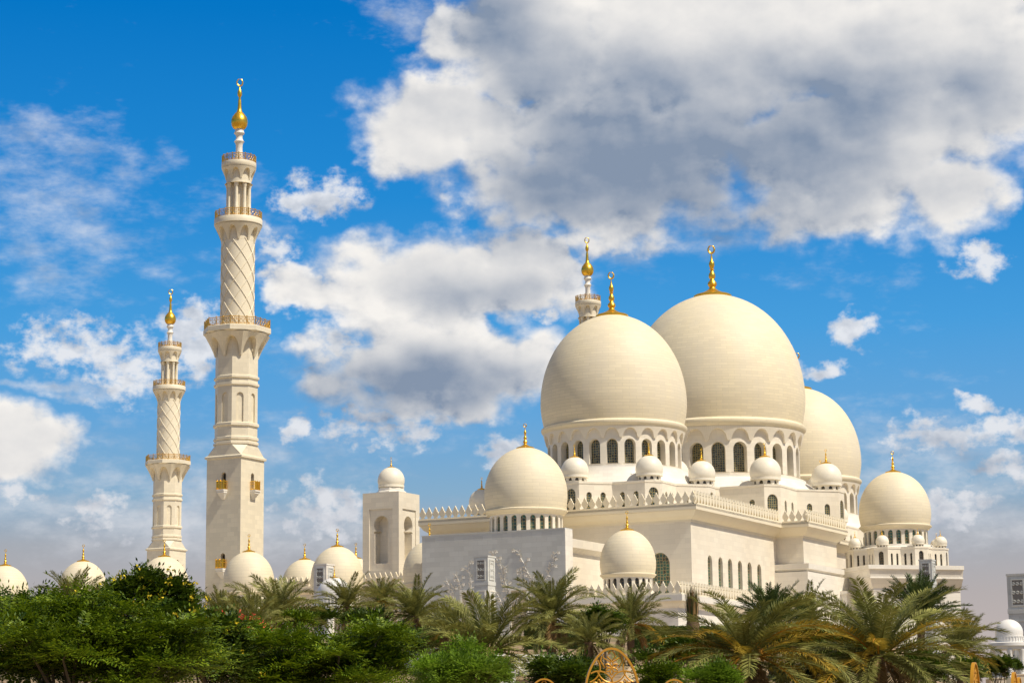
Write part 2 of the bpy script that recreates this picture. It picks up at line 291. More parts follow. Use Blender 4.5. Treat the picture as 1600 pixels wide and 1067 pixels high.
# ------------------------------------------------------------------ mesh building
class MB:
    def __init__(s): s.v = []; s.f = []; s.uv = []; s.sm = []
    def add(s, pts, faces, uvs=None, smooth=False):
        o = len(s.v); s.v += [tuple(p) for p in pts]
        for i, f in enumerate(faces):
            s.f.append([o + k for k in f]); s.uv.append(uvs[i] if uvs else None); s.sm.append(smooth)
        return s
    def lathe(s, prof, segs=48, c=(0, 0), phase=0.0, smooth=True, cap_top=False, cap_bot=False, a0=0.0, a1=2 * PI):
        full = abs(a1 - a0 - 2 * PI) < 1e-6
        n = segs if full else segs + 1
        o = len(s.v); m = len(prof); rmax = max(r for r, z in prof) or 1
        for (r, z) in prof:
            for i in range(n):
                a = phase + a0 + (a1 - a0) * i / segs
                s.v.append((c[0] + r * math.cos(a), c[1] + r * math.sin(a), z))
        acc = [0.0]
        for k in range(1, m): acc.append(acc[-1] + math.hypot(prof[k][0] - prof[k - 1][0], prof[k][1] - prof[k - 1][1]))
        for k in range(m - 1):
            for i in range(segs):
                j = (i + 1) % n
                u0 = (a1 - a0) * i / segs * rmax; u1 = (a1 - a0) * (i + 1) / segs * rmax
                s.f.append([o + k * n + i, o + k * n + j, o + (k + 1) * n + j, o + (k + 1) * n + i])
                s.uv.append([(u0, acc[k]), (u1, acc[k]), (u1, acc[k + 1]), (u0, acc[k + 1])]); s.sm.append(smooth)
        if cap_top: s.f.append([o + (m - 1) * n + i for i in range(n)]); s.uv.append(None); s.sm.append(False)
        if cap_bot: s.f.append([o + i for i in range(n)][::-1]); s.uv.append(None); s.sm.append(False)
        return s
    def box(s, x0, x1, y0, y1, z0, z1):
        p = [(x0, y0, z0), (x1, y0, z0), (x1, y1, z0), (x0, y1, z0), (x0, y0, z1), (x1, y0, z1), (x1, y1, z1), (x0, y1, z1)]
        return s.add(p, [(3, 2, 1, 0), (4, 5, 6, 7), (0, 1, 5, 4), (1, 2, 6, 5), (2, 3, 7, 6), (3, 0, 4, 7)])
    def prism(s, pts, z0, z1, sides=True, bottom=True):
        n = len(pts); p = [(x, y, z0) for x, y in pts] + [(x, y, z1) for x, y in pts]
        f = [tuple(range(n, 2 * n))]
        if bottom: f.append(tuple(range(n))[::-1])
        if sides: f += [(i, (i + 1) % n, n + (i + 1) % n, n + i) for i in range(n)]
        return s.add(p, f)
    def sweep(s, path, prof, closed=False):
        # prof: (out, z) pairs; path runs with the outside on its right
        n = len(path); rows = []
        for i, p in enumerate(path):
            def nrm(a, b):
                d = Vector((b[0] - a[0], b[1] - a[1])); d.normalize(); return Vector((d.y, -d.x))
            ns = []
            if closed or i > 0: ns.append(nrm(path[i - 1], p))
            if closed or i < n - 1: ns.append(nrm(p, path[(i + 1) % n]))
            m = ns[0] if len(ns) == 1 else (ns[0] + ns[1]) / (1 + ns[0].dot(ns[1]))
            rows.append([(p[0] + m.x * o, p[1] + m.y * o, z) for o, z in prof])
        k = len(prof); pts = [q for r in rows for q in r]; f = []
        for i in range(n if closed else n - 1):
            j = (i + 1) % n
            for a in range(k - 1): f.append((i * k + a, j * k + a, j * k + a + 1, i * k + a + 1))
        if not closed:
            f.append(tuple(range(k))[::-1]); f.append(tuple((n - 1) * k + a for a in range(k)))
        return s.add(pts, f)
    def tube(s, path, r, n=5, closed=False):
        P = [Vector(p) for p in path]; m = len(P); pts = []
        rr = r if isinstance(r, (list, tuple)) else [r] * m
        for i, p in enumerate(P):
            if closed: t = P[(i + 1) % m] - P[i - 1]
            else: t = P[min(i + 1, m - 1)] - P[max(i - 1, 0)]
            t.normalize(); a = t.orthogonal() if abs(t.z) > .95 else t.cross(Vector((0, 0, 1))); a.normalize(); b = t.cross(a)
            for k in range(n):
                q = 2 * PI * k / n
                pts.append(p + (a * math.cos(q) + b * math.sin(q)) * rr[i])
        f = []
        for i in range(m if closed else m - 1):
            j = (i + 1) % m
            for k in range(n): f.append((i * n + k, i * n + (k + 1) % n, j * n + (k + 1) % n, j * n + k))
        if not closed: f += [tuple(range(n))[::-1], tuple((m - 1) * n + k for k in range(n))]
        return s.add(pts, f, None, True)
    def scallop(s, n, r, zt, zc, zb, rin, poly=0, m=12, tip=.14, phase=0.0, pointed=.9):
        # an overhanging arcade ring: arched lower edge, radius r(z)
        def pf(a):
            if not poly: return 1.0
            w = 2 * PI / poly; q = (a - phase + w / 2) % w - w / 2
            return 1 / math.cos(q)
        us = []
        for i in range(n):
            for k in range(m):
                us.append((i, -1 + 2 * k / m))
        cols = []
        nz = 5
        for i, u in us:
            a = phase + (i + u / 2) * 2 * PI / n
            t = abs(u) / (1 - tip)
            z = zb if t >= 1 else zb + (zc - zb) * (1 - t ** 2.2) ** (.5 if pointed > 1 else .62)
            col = []
            ca, sa, p = math.cos(a), math.sin(a), pf(a)
            col.append((rin(z) * ca * p, rin(z) * sa * p, z))
            for k in range(nz + 1):
                zz = z + (zt - z) * k / nz
                col.append((r(zz) * ca * p, r(zz) * sa * p, zz))
            cols.append(col)
        k = nz + 2; N = len(cols); pts = [q for c in cols for q in c]; f = []
        for i in range(N):
            j = (i + 1) % N
            for a in range(k - 1): f.append((i * k + a, j * k + a, j * k + a + 1, i * k + a + 1))
        return s.add(pts, f, None, False)
    def wall(s, mapf, u0, u1, v0, v1, ops, depth=.5):
        # a wall strip with arched openings; ops: (uc, width, v_bottom, v_top)
        ops = sorted(ops); cuts = [u0] + [(a[0] + b[0]) / 2 for a, b in zip(ops, ops[1:])] + [u1]
        if not ops: return s.quad(mapf, u0, u1, v0, v1)
        for o, a, b in zip(ops, cuts, cuts[1:]):
            uc, w, vb, vt = o; L, Rr = arch_lr(uc, w, vb, vt)
            if vb > v0 + 1e-6: s.quad(mapf, a, b, v0, vb)
            top = L[-1][1]
            if v1 > top + 1e-6: s.quad(mapf, a, b, top, v1, 2)
            for p, q in zip(L, L[1:]): s.q4(mapf, [(a, p[1]), p, q, (a, q[1])])
            for p, q in zip(Rr, Rr[1:]): s.q4(mapf, [p, (b, p[1]), (b, q[1]), q])
            out = L + Rr[::-1][1:]
            pts = [mapf(u, v, 0) for u, v in out] + [mapf(u, v, depth) for u, v in out]
            n = len(out)
            s.add(pts, [(i, n + i, n + i + 1, i + 1) for i in range(n - 1)])
            if vb > v0 + 1e-6:
                s.add([mapf(L[0][0], vb, 0), mapf(Rr[0][0], vb, 0), mapf(Rr[0][0], vb, depth), mapf(L[0][0], vb, depth)], [(0, 1, 2, 3)])
        return s
    def q4(s, mapf, uv):
        return s.add([mapf(u, v, 0) for u, v in uv], [(0, 1, 2, 3)], [uv])
    def quad(s, mapf, a, b, v0, v1, n=1):
        n = max(n, 1)
        for i in range(n):
            x, y = a + (b - a) * i / n, a + (b - a) * (i + 1) / n
            s.q4(mapf, [(x, v0), (y, v0), (y, v1), (x, v1)])
        return s
    def mesh(s, name, mats, shift=(0, 0, 0), weld=False):
        me = bpy.data.meshes.new(name)
        V = [(x - shift[0], y - shift[1], z - shift[2]) for x, y, z in s.v]
        me.from_pydata(V, [], s.f)
        uvl = me.uv_layers.new(name='UVMap')
        for p, uv in zip(me.polygons, s.uv):
            p.use_smooth = True
            if uv:
                for li, q in zip(p.loop_indices, uv): uvl.data[li].uv = q
            else:
                n = p.normal
                if abs(n.z) > .75:
                    for li in p.loop_indices:
                        c = me.vertices[me.loops[li].vertex_index].co; uvl.data[li].uv = (c.x, c.y)
                else:
                    t = Vector((-n.y, n.x)); t.normalize()
                    for li in p.loop_indices:
                        c = me.vertices[me.loops[li].vertex_index].co; uvl.data[li].uv = (c.x * t.x + c.y * t.y, c.z)
        if weld:
            bm = bmesh.new(); bm.from_mesh(me); bmesh.ops.remove_doubles(bm, verts=bm.verts, dist=.002); bm.to_mesh(me); bm.free()
        me.set_sharp_from_angle(angle=R_(38))
        for m in (mats if isinstance(mats, (list, tuple)) else [mats]): me.materials.append(m)
        return me
def arch_lr(uc, w, vb, vt, n=9):
    h = w / 2; rise = h * 1.15; vs = vt - rise
    L = [(uc - h, vb), (uc - h, vs)]
    for i in range(1, n + 1):
        a = PI / 2 * i / n
        L.append((uc - h * math.cos(a) ** 1.0, vs + rise * math.sin(a) ** .92))
    return L, [(2 * uc - u, v) for u, v in L]

ORG = {}
def tag(o, label, cat, group=None, kind=None):
    o['label'] = label; o['category'] = cat
    if group: o['group'] = group
    if kind: o['kind'] = kind
    return o
def thing(name, label, cat, g, group=None):        # g: its base in mosque grid coordinates
    o = bpy.data.objects.new(name, None); COL.objects.link(o); o.empty_display_size = 1
    o.location = g2w(*g); o.rotation_euler = (0, 0, G); ORG[o] = Vector(g)
    return tag(o, label, cat, group)
def part(name, mb, mat, parent, loc=None, rot=0.0, weld=False):
    # loc None: the mesh is given in grid coordinates; else it is local to loc (grid coordinates)
    base = ORG[parent]
    if loc is None:
        me = mb.mesh(name, mat, base, weld); o = bpy.data.objects.new(name, me); ORG[o] = base.copy()
    else:
        me = mb if isinstance(mb, bpy.types.Mesh) else mb.mesh(name, mat, (0, 0, 0), weld)
        o = bpy.data.objects.new(name, me); o.location = Vector(loc) - base; o.rotation_euler.z = rot; ORG[o] = Vector(loc)
    COL.objects.link(o); o.parent = parent
    return o
def sub(name, mb, mat, parent, loc=(0, 0, 0), rot=0.0, weld=False):   # local to its parent part
    me = mb if isinstance(mb, bpy.types.Mesh) else mb.mesh(name, mat, (0, 0, 0), weld)
    o = bpy.data.objects.new(name, me); COL.objects.link(o); o.parent = parent; o.location = loc; o.rotation_euler.z = rot
    return o
def copy_tree(o, parent=None):
    c = o.copy(); COL.objects.link(c)
    if parent: c.parent = parent
    for ch in list(o.children): copy_tree(ch, c)
    return c

def win_mesh(w, h, mat, cache={}):
    k = (round(w, 3), round(h, 3), mat.name)
    if k not in cache:
        mb = MB(); L, Rr = arch_lr(0, w, 0, h)
        for a, b, c, d in zip(L, Rr, Rr[1:], L[1:]):
            q = [a, b, c, d]; mb.add([(u, 0, v) for u, v in q], [(0, 1, 2, 3)], [q])
        cache[k] = mb.mesh('window', mat)
    return cache[k]

def wall_face(mb, P, Q, z0, z1, ops=(), depth=.5, host=None, mat=None, name='window'):
    # planar wall from P to Q, outside on the right of P->Q; ops in (u from P, width, z_bottom, z_top)
    d = Vector((Q[0] - P[0], Q[1] - P[1])); L = d.length; d.normalize(); n = Vector((d.y, -d.x))
    def mf(u, v, w): return (P[0] + d.x * u - n.x * w, P[1] + d.y * u - n.y * w, v)
    mb.wall(mf, 0, L, z0, z1, list(ops), depth)
    if host is not None:
        for uc, w, vb, vt in ops:
            part(name, win_mesh(w * 1.02, vt - vb, mat), None, host, mf(uc, vb, depth - .03), math.atan2(d.y, d.x))

def merlons(mb, P, Q, z, sp=1.25, h=2.1, th=.32):
    d = Vector((Q[0] - P[0], Q[1] - P[1])); L = d.length; d.normalize(); n = Vector((d.y, -d.x))
    k = max(1, round(L / sp)); s = L / k
    half = [(.5, 0), (.5, .10), (.20, .13), (.17, .20), (.36, .33), (.43, .46), (.36, .62), (.20, .70), (.22, .76), (.10, .86), (.0, 1.0)]
    for i in range(k):
        uc = (i + .5) * s
        o = [(uc + a * s, b * h) for a, b in half] + [(uc - a * s, b * h) for a, b in half[::-1][1:]]
        m = len(o)
        fr = [(P[0] + d.x * u, P[1] + d.y * u, z + v) for u, v in o]; bk = [(x - n.x * th, y - n.y * th, zz) for x, y, zz in fr]
        mb.add(fr + bk, [tuple(range(m)), tuple(range(m, 2 * m))[::-1]] + [(a, m + a, m + (a + 1) % m, (a + 1) % m) for a in range(m) if a not in (0, m - 2)])

def finial_prof(H):
    p = [(.33, -.08), (.36, -.03), (.36, .008), (.33, .025), (.21, .06), (.125, .10), (.07, .14), (.055, .17), (.062, .18), (.088, .225), (.082, .265), (.05, .30), (.038, .33), (.055, .35), (.066, .39), (.058, .43), (.035, .47), (.03, .50), (.05, .515), (.03, .53), (.046, .57), (.056, .615), (.046, .655), (.022, .70), (.012, .78), (.006, .82)]
    return [(r * H, z * H) for r, z in p]
def crescent(mb, z, R, t, ang=R_(20)):
    pts = []; rr = []
    n = 22
    for i in range(n + 1):
        a = PI / 2 + R_(5) + (2 * PI - R_(10)) * i / n
        w = math.sin(PI * i / n) ** .5
        x = R * math.cos(a) * .8; zz = R * math.sin(a)
        pts.append((x * math.cos(ang), x * math.sin(ang), z + zz)); rr.append(t * (.35 + .65 * w))
    mb.tube(pts, rr, 6)
def finial_mb(H):
    mb = MB(); mb.lathe(finial_prof(H), 20); crescent(mb, H * .905, H * .072, H * .021)
    return mb
def dome_prof(R, H, base=.955, wide=.33):
    p = [(base * R, 0)]
    for i in range(1, 9):
        t = i / 9; p.append(((base + (1 - base) * math.sin(t * PI / 2)) * R, wide * R * t))
    h = H - wide * R
    for i in range(0, 25):
        a = PI / 2 * i / 24
        r = math.cos(a) ** .93; z = math.sin(a)
        z = z * (1 - .035) + .035 * (a / (PI / 2)) ** 3
        p.append((max(R * r, .001), wide * R + h * z))
    return p
def facing(nx, ny, x, y, lim=-.25):
    c = w2g(EYE); d = Vector((c.x - x, c.y - y)); d.normalize()
    return nx * d.x + ny * d.y > lim

def big_dome(parent, pos, R, H, Hf, nwin=24, segs=96, drum_drop=.66, simple_drum=False, mat='dome', gmat='glass'):
    """dome part at pos (z = underside of the shell) with drum, windows and finial"""
    mb = MB(); mb.lathe(dome_prof(R, H), segs)
    rr = .985 * R
    mb.lathe([(.90 * R, -.09 * R), (rr - .02 * R, -.09 * R), (rr - .012 * R, -.075 * R), (rr + .006 * R, -.055 * R), (rr + .012 * R, -.035 * R), (rr + .010 * R, -.015 * R), (rr - .004 * R, -.002 * R), (.95 * R, .014 * R)], segs)
    d = part('dome', mb, M[mat], parent, pos)
    w = MB(); rd = .912 * R
    zt, zb = -.09 * R, -drum_drop * R
    bay = 2 * PI / nwin
    def mf(u, v, dd): return ((rd - dd) * math.cos(u / rd), (rd - dd) * math.sin(u / rd), v)
    ops = [((i + .5) * bay * rd, .64 * bay * rd, -.585 * R, -.255 * R) for i in range(nwin)]
    depth = .10 * R
    w.wall(mf, 0, 2 * PI * rd, zb, -.2 * R, ops, depth)
    w.quad(mf, 0, 2 * PI * rd, -.2 * R, zt, nwin * 3)
    rin = lambda z: rd - .01
    rout = lambda z: rd + (.022 + .034 * max(0, min(1, (z + .23 * R) / (.14 * R)))) * R
    w.scallop(nwin, rout, zt - .002, -.115 * R, -.245 * R, rin, phase=.5 * bay, tip=.16)
    w.lathe([(rd + .045 * R, zb), (rd + .045 * R, zb + .045 * R), (rd, zb + .05 * R)], segs)
    sub('drum', w, M['wall'], d)
    for i in range(nwin):
        a = (i + .5) * bay
        if facing(math.cos(a), math.sin(a), pos[0] + R * math.cos(a), pos[1] + R * math.sin(a), -.05):
            r = rd * math.cos(.32 * bay) - depth + .02 * R * .5
            sub('window', win_mesh(round(.66 * bay * rd, 3), round(.33 * R, 3), M[gmat]), None, d, (r * math.cos(a), r * math.sin(a), -.585 * R), a + PI / 2)
    if Hf: sub('finial', finial_mb(Hf), M['gold'], d, (0, 0, H - .016 * R))
    return d

def mid_dome(parent, pos, R, H, Hf, nwin=24, drop=.5, mat='dome', mwall='wall', gmat='glass_teal', win=True):
    mb = MB(); mb.lathe(dome_prof(R, H, .95, .36), 64)
    mb.lathe([(.86 * R, -.14 * R), (.93 * R, -.12 * R), (.965 * R, -.07 * R), (1.0 * R, -.045 * R), (1.005 * R, -.015 * R), (.98 * R, .0), (.945 * R, .012 * R)], 64)
    d = part('dome', mb, M[mat], parent, pos)
    w = MB(); rd = .88 * R; bay = 2 * PI / nwin
    def mf(u, v, dd): return ((rd - dd) * math.cos(u / rd), (rd - dd) * math.sin(u / rd), v)
    w.wall(mf, 0, 2 * PI * rd, -drop * R, -.12 * R, [((i + .5) * bay * rd, .58 * bay * rd, -(drop - .04) * R, -.17 * R) for i in range(nwin)], .06 * R)
    sub('drum', w, M[mwall], d)
    if win:
        for i in range(nwin):
            a = (i + .5) * bay
            if facing(math.cos(a), math.sin(a), pos[0] + R * math.cos(a), pos[1] + R * math.sin(a), .05):
                r = rd * math.cos(.3 * bay) - .05 * R
                sub('window', win_mesh(round(.6 * bay * rd, 3), round((drop - .21) * R, 3), M[gmat]), None, d, (r * math.cos(a), r * math.sin(a), -(drop - .04) * R), a + PI / 2)
    if Hf: sub('finial', finial_mb(Hf), M['gold'], d, (0, 0, H - .016 * R))
    return d

MINI = {}
def mini_dome(parent, pos, R, nwin=10, Hf=None, mat='dome_small', windows=True):
    """small turret dome, built once per size and then copied"""
    k = (round(R, 2), nwin, mat, windows)
    if k in MINI:
        src = MINI[k]; c = copy_tree(src, parent); c.location = Vector(pos) - ORG[parent]; return c
    mb = MB(); H = 1.38 * R
    mb.lathe(dome_prof(R, H, .93, .34), 40)
    mb.lathe([(.80 * R, -.16 * R), (.965 * R, -.155 * R), (.965 * R, -.0 * R), (.92 * R, .01 * R)], 40)
    d = part('dome', mb, M[mat], parent, pos)
    w = MB(); rd = .82 * R; bay = 2 * PI / nwin
    def mf(u, v, dd): return ((rd - dd) * math.cos(u / rd), (rd - dd) * math.sin(u / rd), v)
    ops = [((i + .5) * bay * rd, .5 * bay * rd, -.42 * R, -.20 * R) for i in range(nwin)] if windows else []
    if windows: w.wall(mf, 0, 2 * PI * rd, -.55 * R, -.155 * R, ops, .08 * R)
    else: w.lathe([(rd, -.55 * R), (rd, -.155 * R)], 40)
    sub('drum', w, M[mat], d)
    if windows:
        for i in range(nwin):
            a = (i + .5) * bay
            if facing(math.cos(a), math.sin(a), pos[0], pos[1], .1):
                r = rd * math.cos(.25 * bay) - .07 * R
                sub('window', win_mesh(round(.52 * bay * rd, 3), round(.22 * R, 3), M['glass_dark']), None, d, (r * math.cos(a), r * math.sin(a), -.42 * R), a + PI / 2)
    sub('finial', finial_mb(Hf or .95 * R), M['gold'], d, (0, 0, H - .02 * R))
    MINI[k] = d
    return d

ZG = 13.6        # level of the mosque podium
CAM_G = w2g(EYE)

# ------------------------------------------------------------------ ground
def terrain_z(x, y):
    xs = [0, 30, 70, 120, 180, 250, 300, 20000]; zs = [0, .1, 2.2, 4.9, 8.4, 12.3, ZG - .3, ZG - .3]
    z = float(np.interp(y, xs, zs))
    if y > 1:
        k = min(1, max(0, (x / y - .165) / .03)); k = k * k * (3 - 2 * k)
        z = z * (1 - k) + min(z, .8 + .014 * min(y, 320)) * k
    return z
def build_ground():
    ys = [-3000, -200, -20, 0, 15, 30] + list(range(35, 310, 5)) + [320, 360, 420, 520, 700, 1200, 3000, 9000]
    xs = [-9000, -3000, -1000, -500, -300] + list(range(-200, 201, 10)) + [230, 260, 300, 400, 500, 700, 1000, 3000, 9000]
    rnd = random.Random(4); mb = MB(); n = len(xs); pts = []
    for y in ys:
        for x in xs:
            j = rnd.uniform(-.12, .12) if 35 < y < 290 and abs(x) < 190 else 0
            pts.append((x, y, terrain_z(x, y) + j))
    f = [(j * n + i, j * n + i + 1, (j + 1) * n + i + 1, (j + 1) * n + i) for j in range(len(ys) - 1) for i in range(n - 1)]
    mb.add(pts, f)
    o = bpy.data.objects.new('ground', mb.mesh('ground', M['ground'])); COL.objects.link(o); o['kind'] = 'structure'
build_ground()
mbp = MB(); mbp.prism([(-260, -118), (30, -118), (44, -60), (44, 90), (-260, 90)], ZG - 1.2, ZG)
pz = bpy.data.objects.new('plaza', mbp.mesh('plaza', M['terrace'])); COL.objects.link(pz); pz.location = g2w(0, 0, 0); pz.rotation_euler = (0, 0, G); pz['kind'] = 'structure'

# ------------------------------------------------------------------ minarets
NX, NY = -62.0, -76.2
def zN(py): return gat(371, py, 384).z
def mN(z): return (384 * math.cos(PITCH) + (z - 1.7) * math.sin(PITCH)) / FP       # metres per pixel on the near minaret
def railing(Rr, z, h, n, poly=0, phase=0.0, panel=True):
    mb = MB()
    def P(a, zz, dr=0.0):
        f = 1.0
        if poly:
            w = 2 * PI / poly; q = (a - phase + w / 2) % w - w / 2; f = 1 / math.cos(q)
        return ((Rr + dr) * f * math.cos(a), (Rr + dr) * f * math.sin(a), zz)
    m = n * 4
    for zz, r in ((z + h * .96, .07), (z + h * .10, .05), (z + h * .72, .035)):
        mb.tube([P(phase + PI / n + 2 * PI * i / m, zz) for i in range(m)], r, 4, True)
    for i in range(n):
        a = phase + PI / n + 2 * PI * i / n
        mb.tube([P(a, z), P(a, z + h * 1.12)], .10, 4)
        for k in range(1, 4):
            b = a + 2 * PI / n * k / 4
            mb.tube([P(b, z + h * .08), P(b, z + h * .96)], .035, 4)
        for k in range(2):
            b = a + 2 * PI / n * (k + .5) / 2
            mb.tube([P(b + .35 * 2 * PI / n / 2 * math.cos(q), z + h * .42 + .24 * h * math.sin(q)) for q in [2 * PI * j / 10 for j in range(10)]], .04, 4, True)
    return mb

def build_minaret():
    t = thing('minaret', 'tallest nearest cream marble minaret rising behind a row of arcade domes', 'minaret', (NX, NY, ZG - 2), 'matching minarets of the mosque')
    m = lambda px, py: px * mN(zN(py))
    s = 32.0 * mN(zN(800))
    C = (NX, NY)
    z_sq = zN(719)
    # square tower in two storeys of wall so that each face takes its little doors
    mb = MB(); cs = [(NX - s, NY - s), (NX + s, NY - s), (NX + s, NY + s), (NX - s, NY + s)]
    zlo, zmid = ZG - 2, zN(830)
    dw = 8.5 * mN(zN(760))
    b1, t1 = zN(768), zN(741)
    b2, t2 = zN(893), zN(866)
    for i in range(4):
        P, Q = cs[i], cs[(i + 1) % 4]
        if i < 2:
            wall_face(mb, P, Q, zmid, z_sq, [(s, dw, b1, t1)], .7, t, M['glass_dark'], 'doorway')
            wall_face(mb, P, Q, zlo, zmid, [(s, dw, b2, t2)], .7, t, M['glass_dark'], 'doorway')
        else:
            wall_face(mb, P, Q, zlo, z_sq)
    mb.sweep(cs, [(0, z_sq - .1), (.28, z_sq), (.32, z_sq + .35), (.0, z_sq + .55)], True)
    # chamfered shoulder up to the octagon
    ro = 33.75 * mN(zN(640)); zo = zN(697)
    oc = [(NX + ro * math.cos(PI / 8 + k * PI / 4), NY + ro * math.sin(PI / 8 + k * PI / 4), zo) for k in range(8)]
    q = [(x, y, z_sq + .5) for x, y in cs]
    # octagon corners: index 4,5 flank the -x,-y corner etc.
    order = {0: (4, 5), 1: (6, 7), 2: (0, 1), 3: (2, 3)}
    for i in range(4):
        a, b = order[i]; c, d = order[(i + 1) % 4]
        mb.add([q[i], oc[a], oc[b]], [(0, 2, 1)])
        mb.add([q[i], q[(i + 1) % 4], oc[c], oc[b]], [(0, 1, 2, 3)])
    part('base_tower', mb, M['minaret'], t)
    # octagonal shaft with mouldings and blind arches
    mb = MB(); ph = PI / 8
    L = lambda prof: mb.lathe(prof, 8, C, ph, False)
    z1, z2, z3, z4 = zN(690), zN(668), zN(605), zN(594)
    L([(ro, zo), (ro + .25, zo + .05), (ro + .25, zo + .45), (ro, zo + .6), (ro, z1 - .1), (ro + .22, z1 + .1), (ro + .22, z1 + .5), (ro, z1 + .65), (ro, z2 - .2), (ro + .3, z2), (ro + .3, z2 + .45), (ro, z2 + .6)])
    L([(ro, z3 - .2), (ro + .28, z3), (ro + .28, z3 + .4), (ro, z3 + .5), (ro, z4 - .2), (ro + .28, z4), (ro + .28, z4 + .35), (ro, z4 + .5), (ro, zN(515))])
    L([(ro - .32, z2 + .3), (ro - .32, z3)])
    for k in range(8):
        P = (NX + ro * math.cos(ph + (k - 1) * PI / 4), NY + ro * math.sin(ph + (k - 1) * PI / 4)); Q = (NX + ro * math.cos(ph + k * PI / 4), NY + ro * math.sin(ph + k * PI / 4))
        w = math.dist(P, Q); wall_face(mb, P, Q, z2 + .6, z3 - .2, [(w / 2, w * .42, z2 + .62, z3 - 1.4)], .28)
    part('octagonal_shaft', mb, M['minaret'], t)
    # lower gallery
    def balcony(pz_floor, pz_slab, pz_bot, rslab_px, rin_px, n, rail_h, poly=0, phase=0.0, rails=24):
        mb = MB(); zf, zs, zb = zN(pz_floor), zN(pz_slab), zN(pz_bot)
        R = rslab_px * mN(zf); r0 = rin_px * mN(zb)
        if poly: R *= math.cos(PI / poly) * .985; r0 = ro * math.cos(PI / 8)
        seg = poly or 48; k = 1 / math.cos(PI / poly) if poly else 1
        lp = phase + PI / poly if poly else 0
        mb.lathe([(R * k * .94, zs - .25), (R * k, zs), (R * k, zf - .1), (R * k * .985, zf), (.1, zf)], seg, C, lp, not poly)
        rr = lambda z: r0 + .12 + (R * .955 - r0) * max(0, min(1, (z - zb) / (zs - .25 - zb))) ** 1.25
        sc = MB(); sc.scallop(n, rr, zs - .25, zs - (zs - zb) * .22, zb, lambda z: r0 * .99, poly, 14, .18, phase + (PI / n if poly else 0))
        mb.add([(x + NX, y + NY, z) for x, y, z in sc.v], sc.f)
        if not poly: mb.lathe([(r0 * 1.0, zb), (r0, zs)], 48, C)
        b = part('balcony', mb, M['minaret'], t)
        rm = railing(R * (.96 if not poly else .965), zf, rail_h, rails, poly, phase)
        rm.v = [(x, y, z) for x, y, z in rm.v]
        sub('railing', rm, M['bronze'], b, (NX - ORG[t].x, NY - ORG[t].y, -ORG[t].z))
        return R
    balcony(515, 523, 560, 54.5, 33, 8, 12.5 * mN(zN(510)), 8, 0.0, 24)
    # latticed round shaft
    rs = 25.6 * mN(zN(440)); z0, z1 = zN(516), zN(376)
    mb = MB(); mb.lathe([(rs, z0), (rs, z1)], 64, C)
    H = z1 - z0
    for k in range(8):
        for sg in (1, -1):
            pts = []
            for i in range(37):
                a = k * PI / 4 + sg * i / 36 * PI * 1.18
                pts.append((NX + (rs + .05) * math.cos(a), NY + (rs + .05) * math.sin(a), z0 + H * i / 36))
            mb.tube(pts, .075, 4)
    part('latticed_shaft', mb, M['carved'], t)
    balcony(344, 353, 379, 37.5, 25.6, 10, 11.5 * mN(zN(338)), 0, 0, 18)
    # colonnade
    mb = MB(); z0, z1 = zN(346), zN(282); rc = 11.5 * mN(z1)
    mb.lathe([(rc, z0), (rc, z1)], 32, C)
    mb.lathe([(rc * 1.9, z1 - .9), (19.5 * mN(z1), z1 - .8), (19.5 * mN(z1), z1 + .1), (rc, z1 + .2)], 40, C)
    part('lantern_core', mb, M['minaret'], t)
    rcol = 16.8 * mN(z1); cm = MB()
    cm.lathe([(.46, 0), (.46, .3), (.33, .55), (.30, (z1 - z0) * .8), (.30, z1 - z0 - 1.7), (.40, z1 - z0 - 1.35), (.46, z1 - z0 - .8)], 14)
    cmesh = cm.mesh('column', M['minaret'])
    for k in range(8):
        a = PI / 8 + k * PI / 4
        part('column', cmesh, None, t, (NX + rcol * math.cos(a), NY + rcol * math.sin(a), z0))
    balcony(256, 263, 283, 27, 19.3, 8, 11.0 * mN(zN(250)), 0, PI / 8, 16)
    # baluster, golden bulb and crescent
    q = lambda px, py: (px * mN(zN(py)), zN(py))
    mb = MB(); mb.lathe([q(7, 256), q(6.6, 246), q(6, 243), q(5.2, 235), q(5.2, 228), q(6.2, 224.5), q(8, 222), q(6, 219.5), q(5, 216), q(5.2, 212.5), q(8.2, 209), q(7, 206), q(6.4, 202)], 28, C)
    part('baluster', mb, M['white'], t)
    mb = MB(); mb.lathe([q(6.2, 203), q(9.5, 201), q(12, 197), q(13, 192), q(12.6, 188), q(11, 183.5), q(7.4, 178.6), q(4.3, 175.6), q(3.2, 171), q(2.7, 163), q(2.4, 158), q(1.6, 154), q(2, 152), q(3.2, 150), q(3.7, 146.5), q(2.8, 142.5), q(1.2, 139), q(.4, 135.5)], 28, C)
    c = MB(); crescent(c, zN(129.5), 5.6 * mN(zN(130)), 1.25 * mN(zN(130)), R_(35)); mb.add([(x + NX, y + NY, z) for x, y, z in c.v], c.f, None, True)
    part('finial', mb, M['gold'], t)
    # little balconies before the doors
    def small(px, py_floor, py_bot, axis):
        zf, zb = zN(py_floor), zN(py_bot); w = 12.3 * mN(zf); d = 1.05; h = 1.5
        def T(a, o, z): return (NX + a, NY - s - o, z) if axis == 0 else (NX + s + o, NY + a, z)
        mb = MB(); hh = w / 1.0 * .58
        def slab(a, o, z0, z1):
            p = [T(-a, 0, z0), T(a, 0, z0), T(a, o, z0), T(-a, o, z0), T(-a, 0, z1), T(a, 0, z1), T(a, o, z1), T(-a, o, z1)]
            mb.add(p, [(0, 1, 2, 3), (4, 7, 6, 5), (0, 4, 5, 1), (1, 5, 6, 2), (2, 6, 7, 3), (3, 7, 4, 0)])
        slab(hh, d + .15, zf - .28, zf); slab(hh * .94, d, zf - .62, zf - .283)
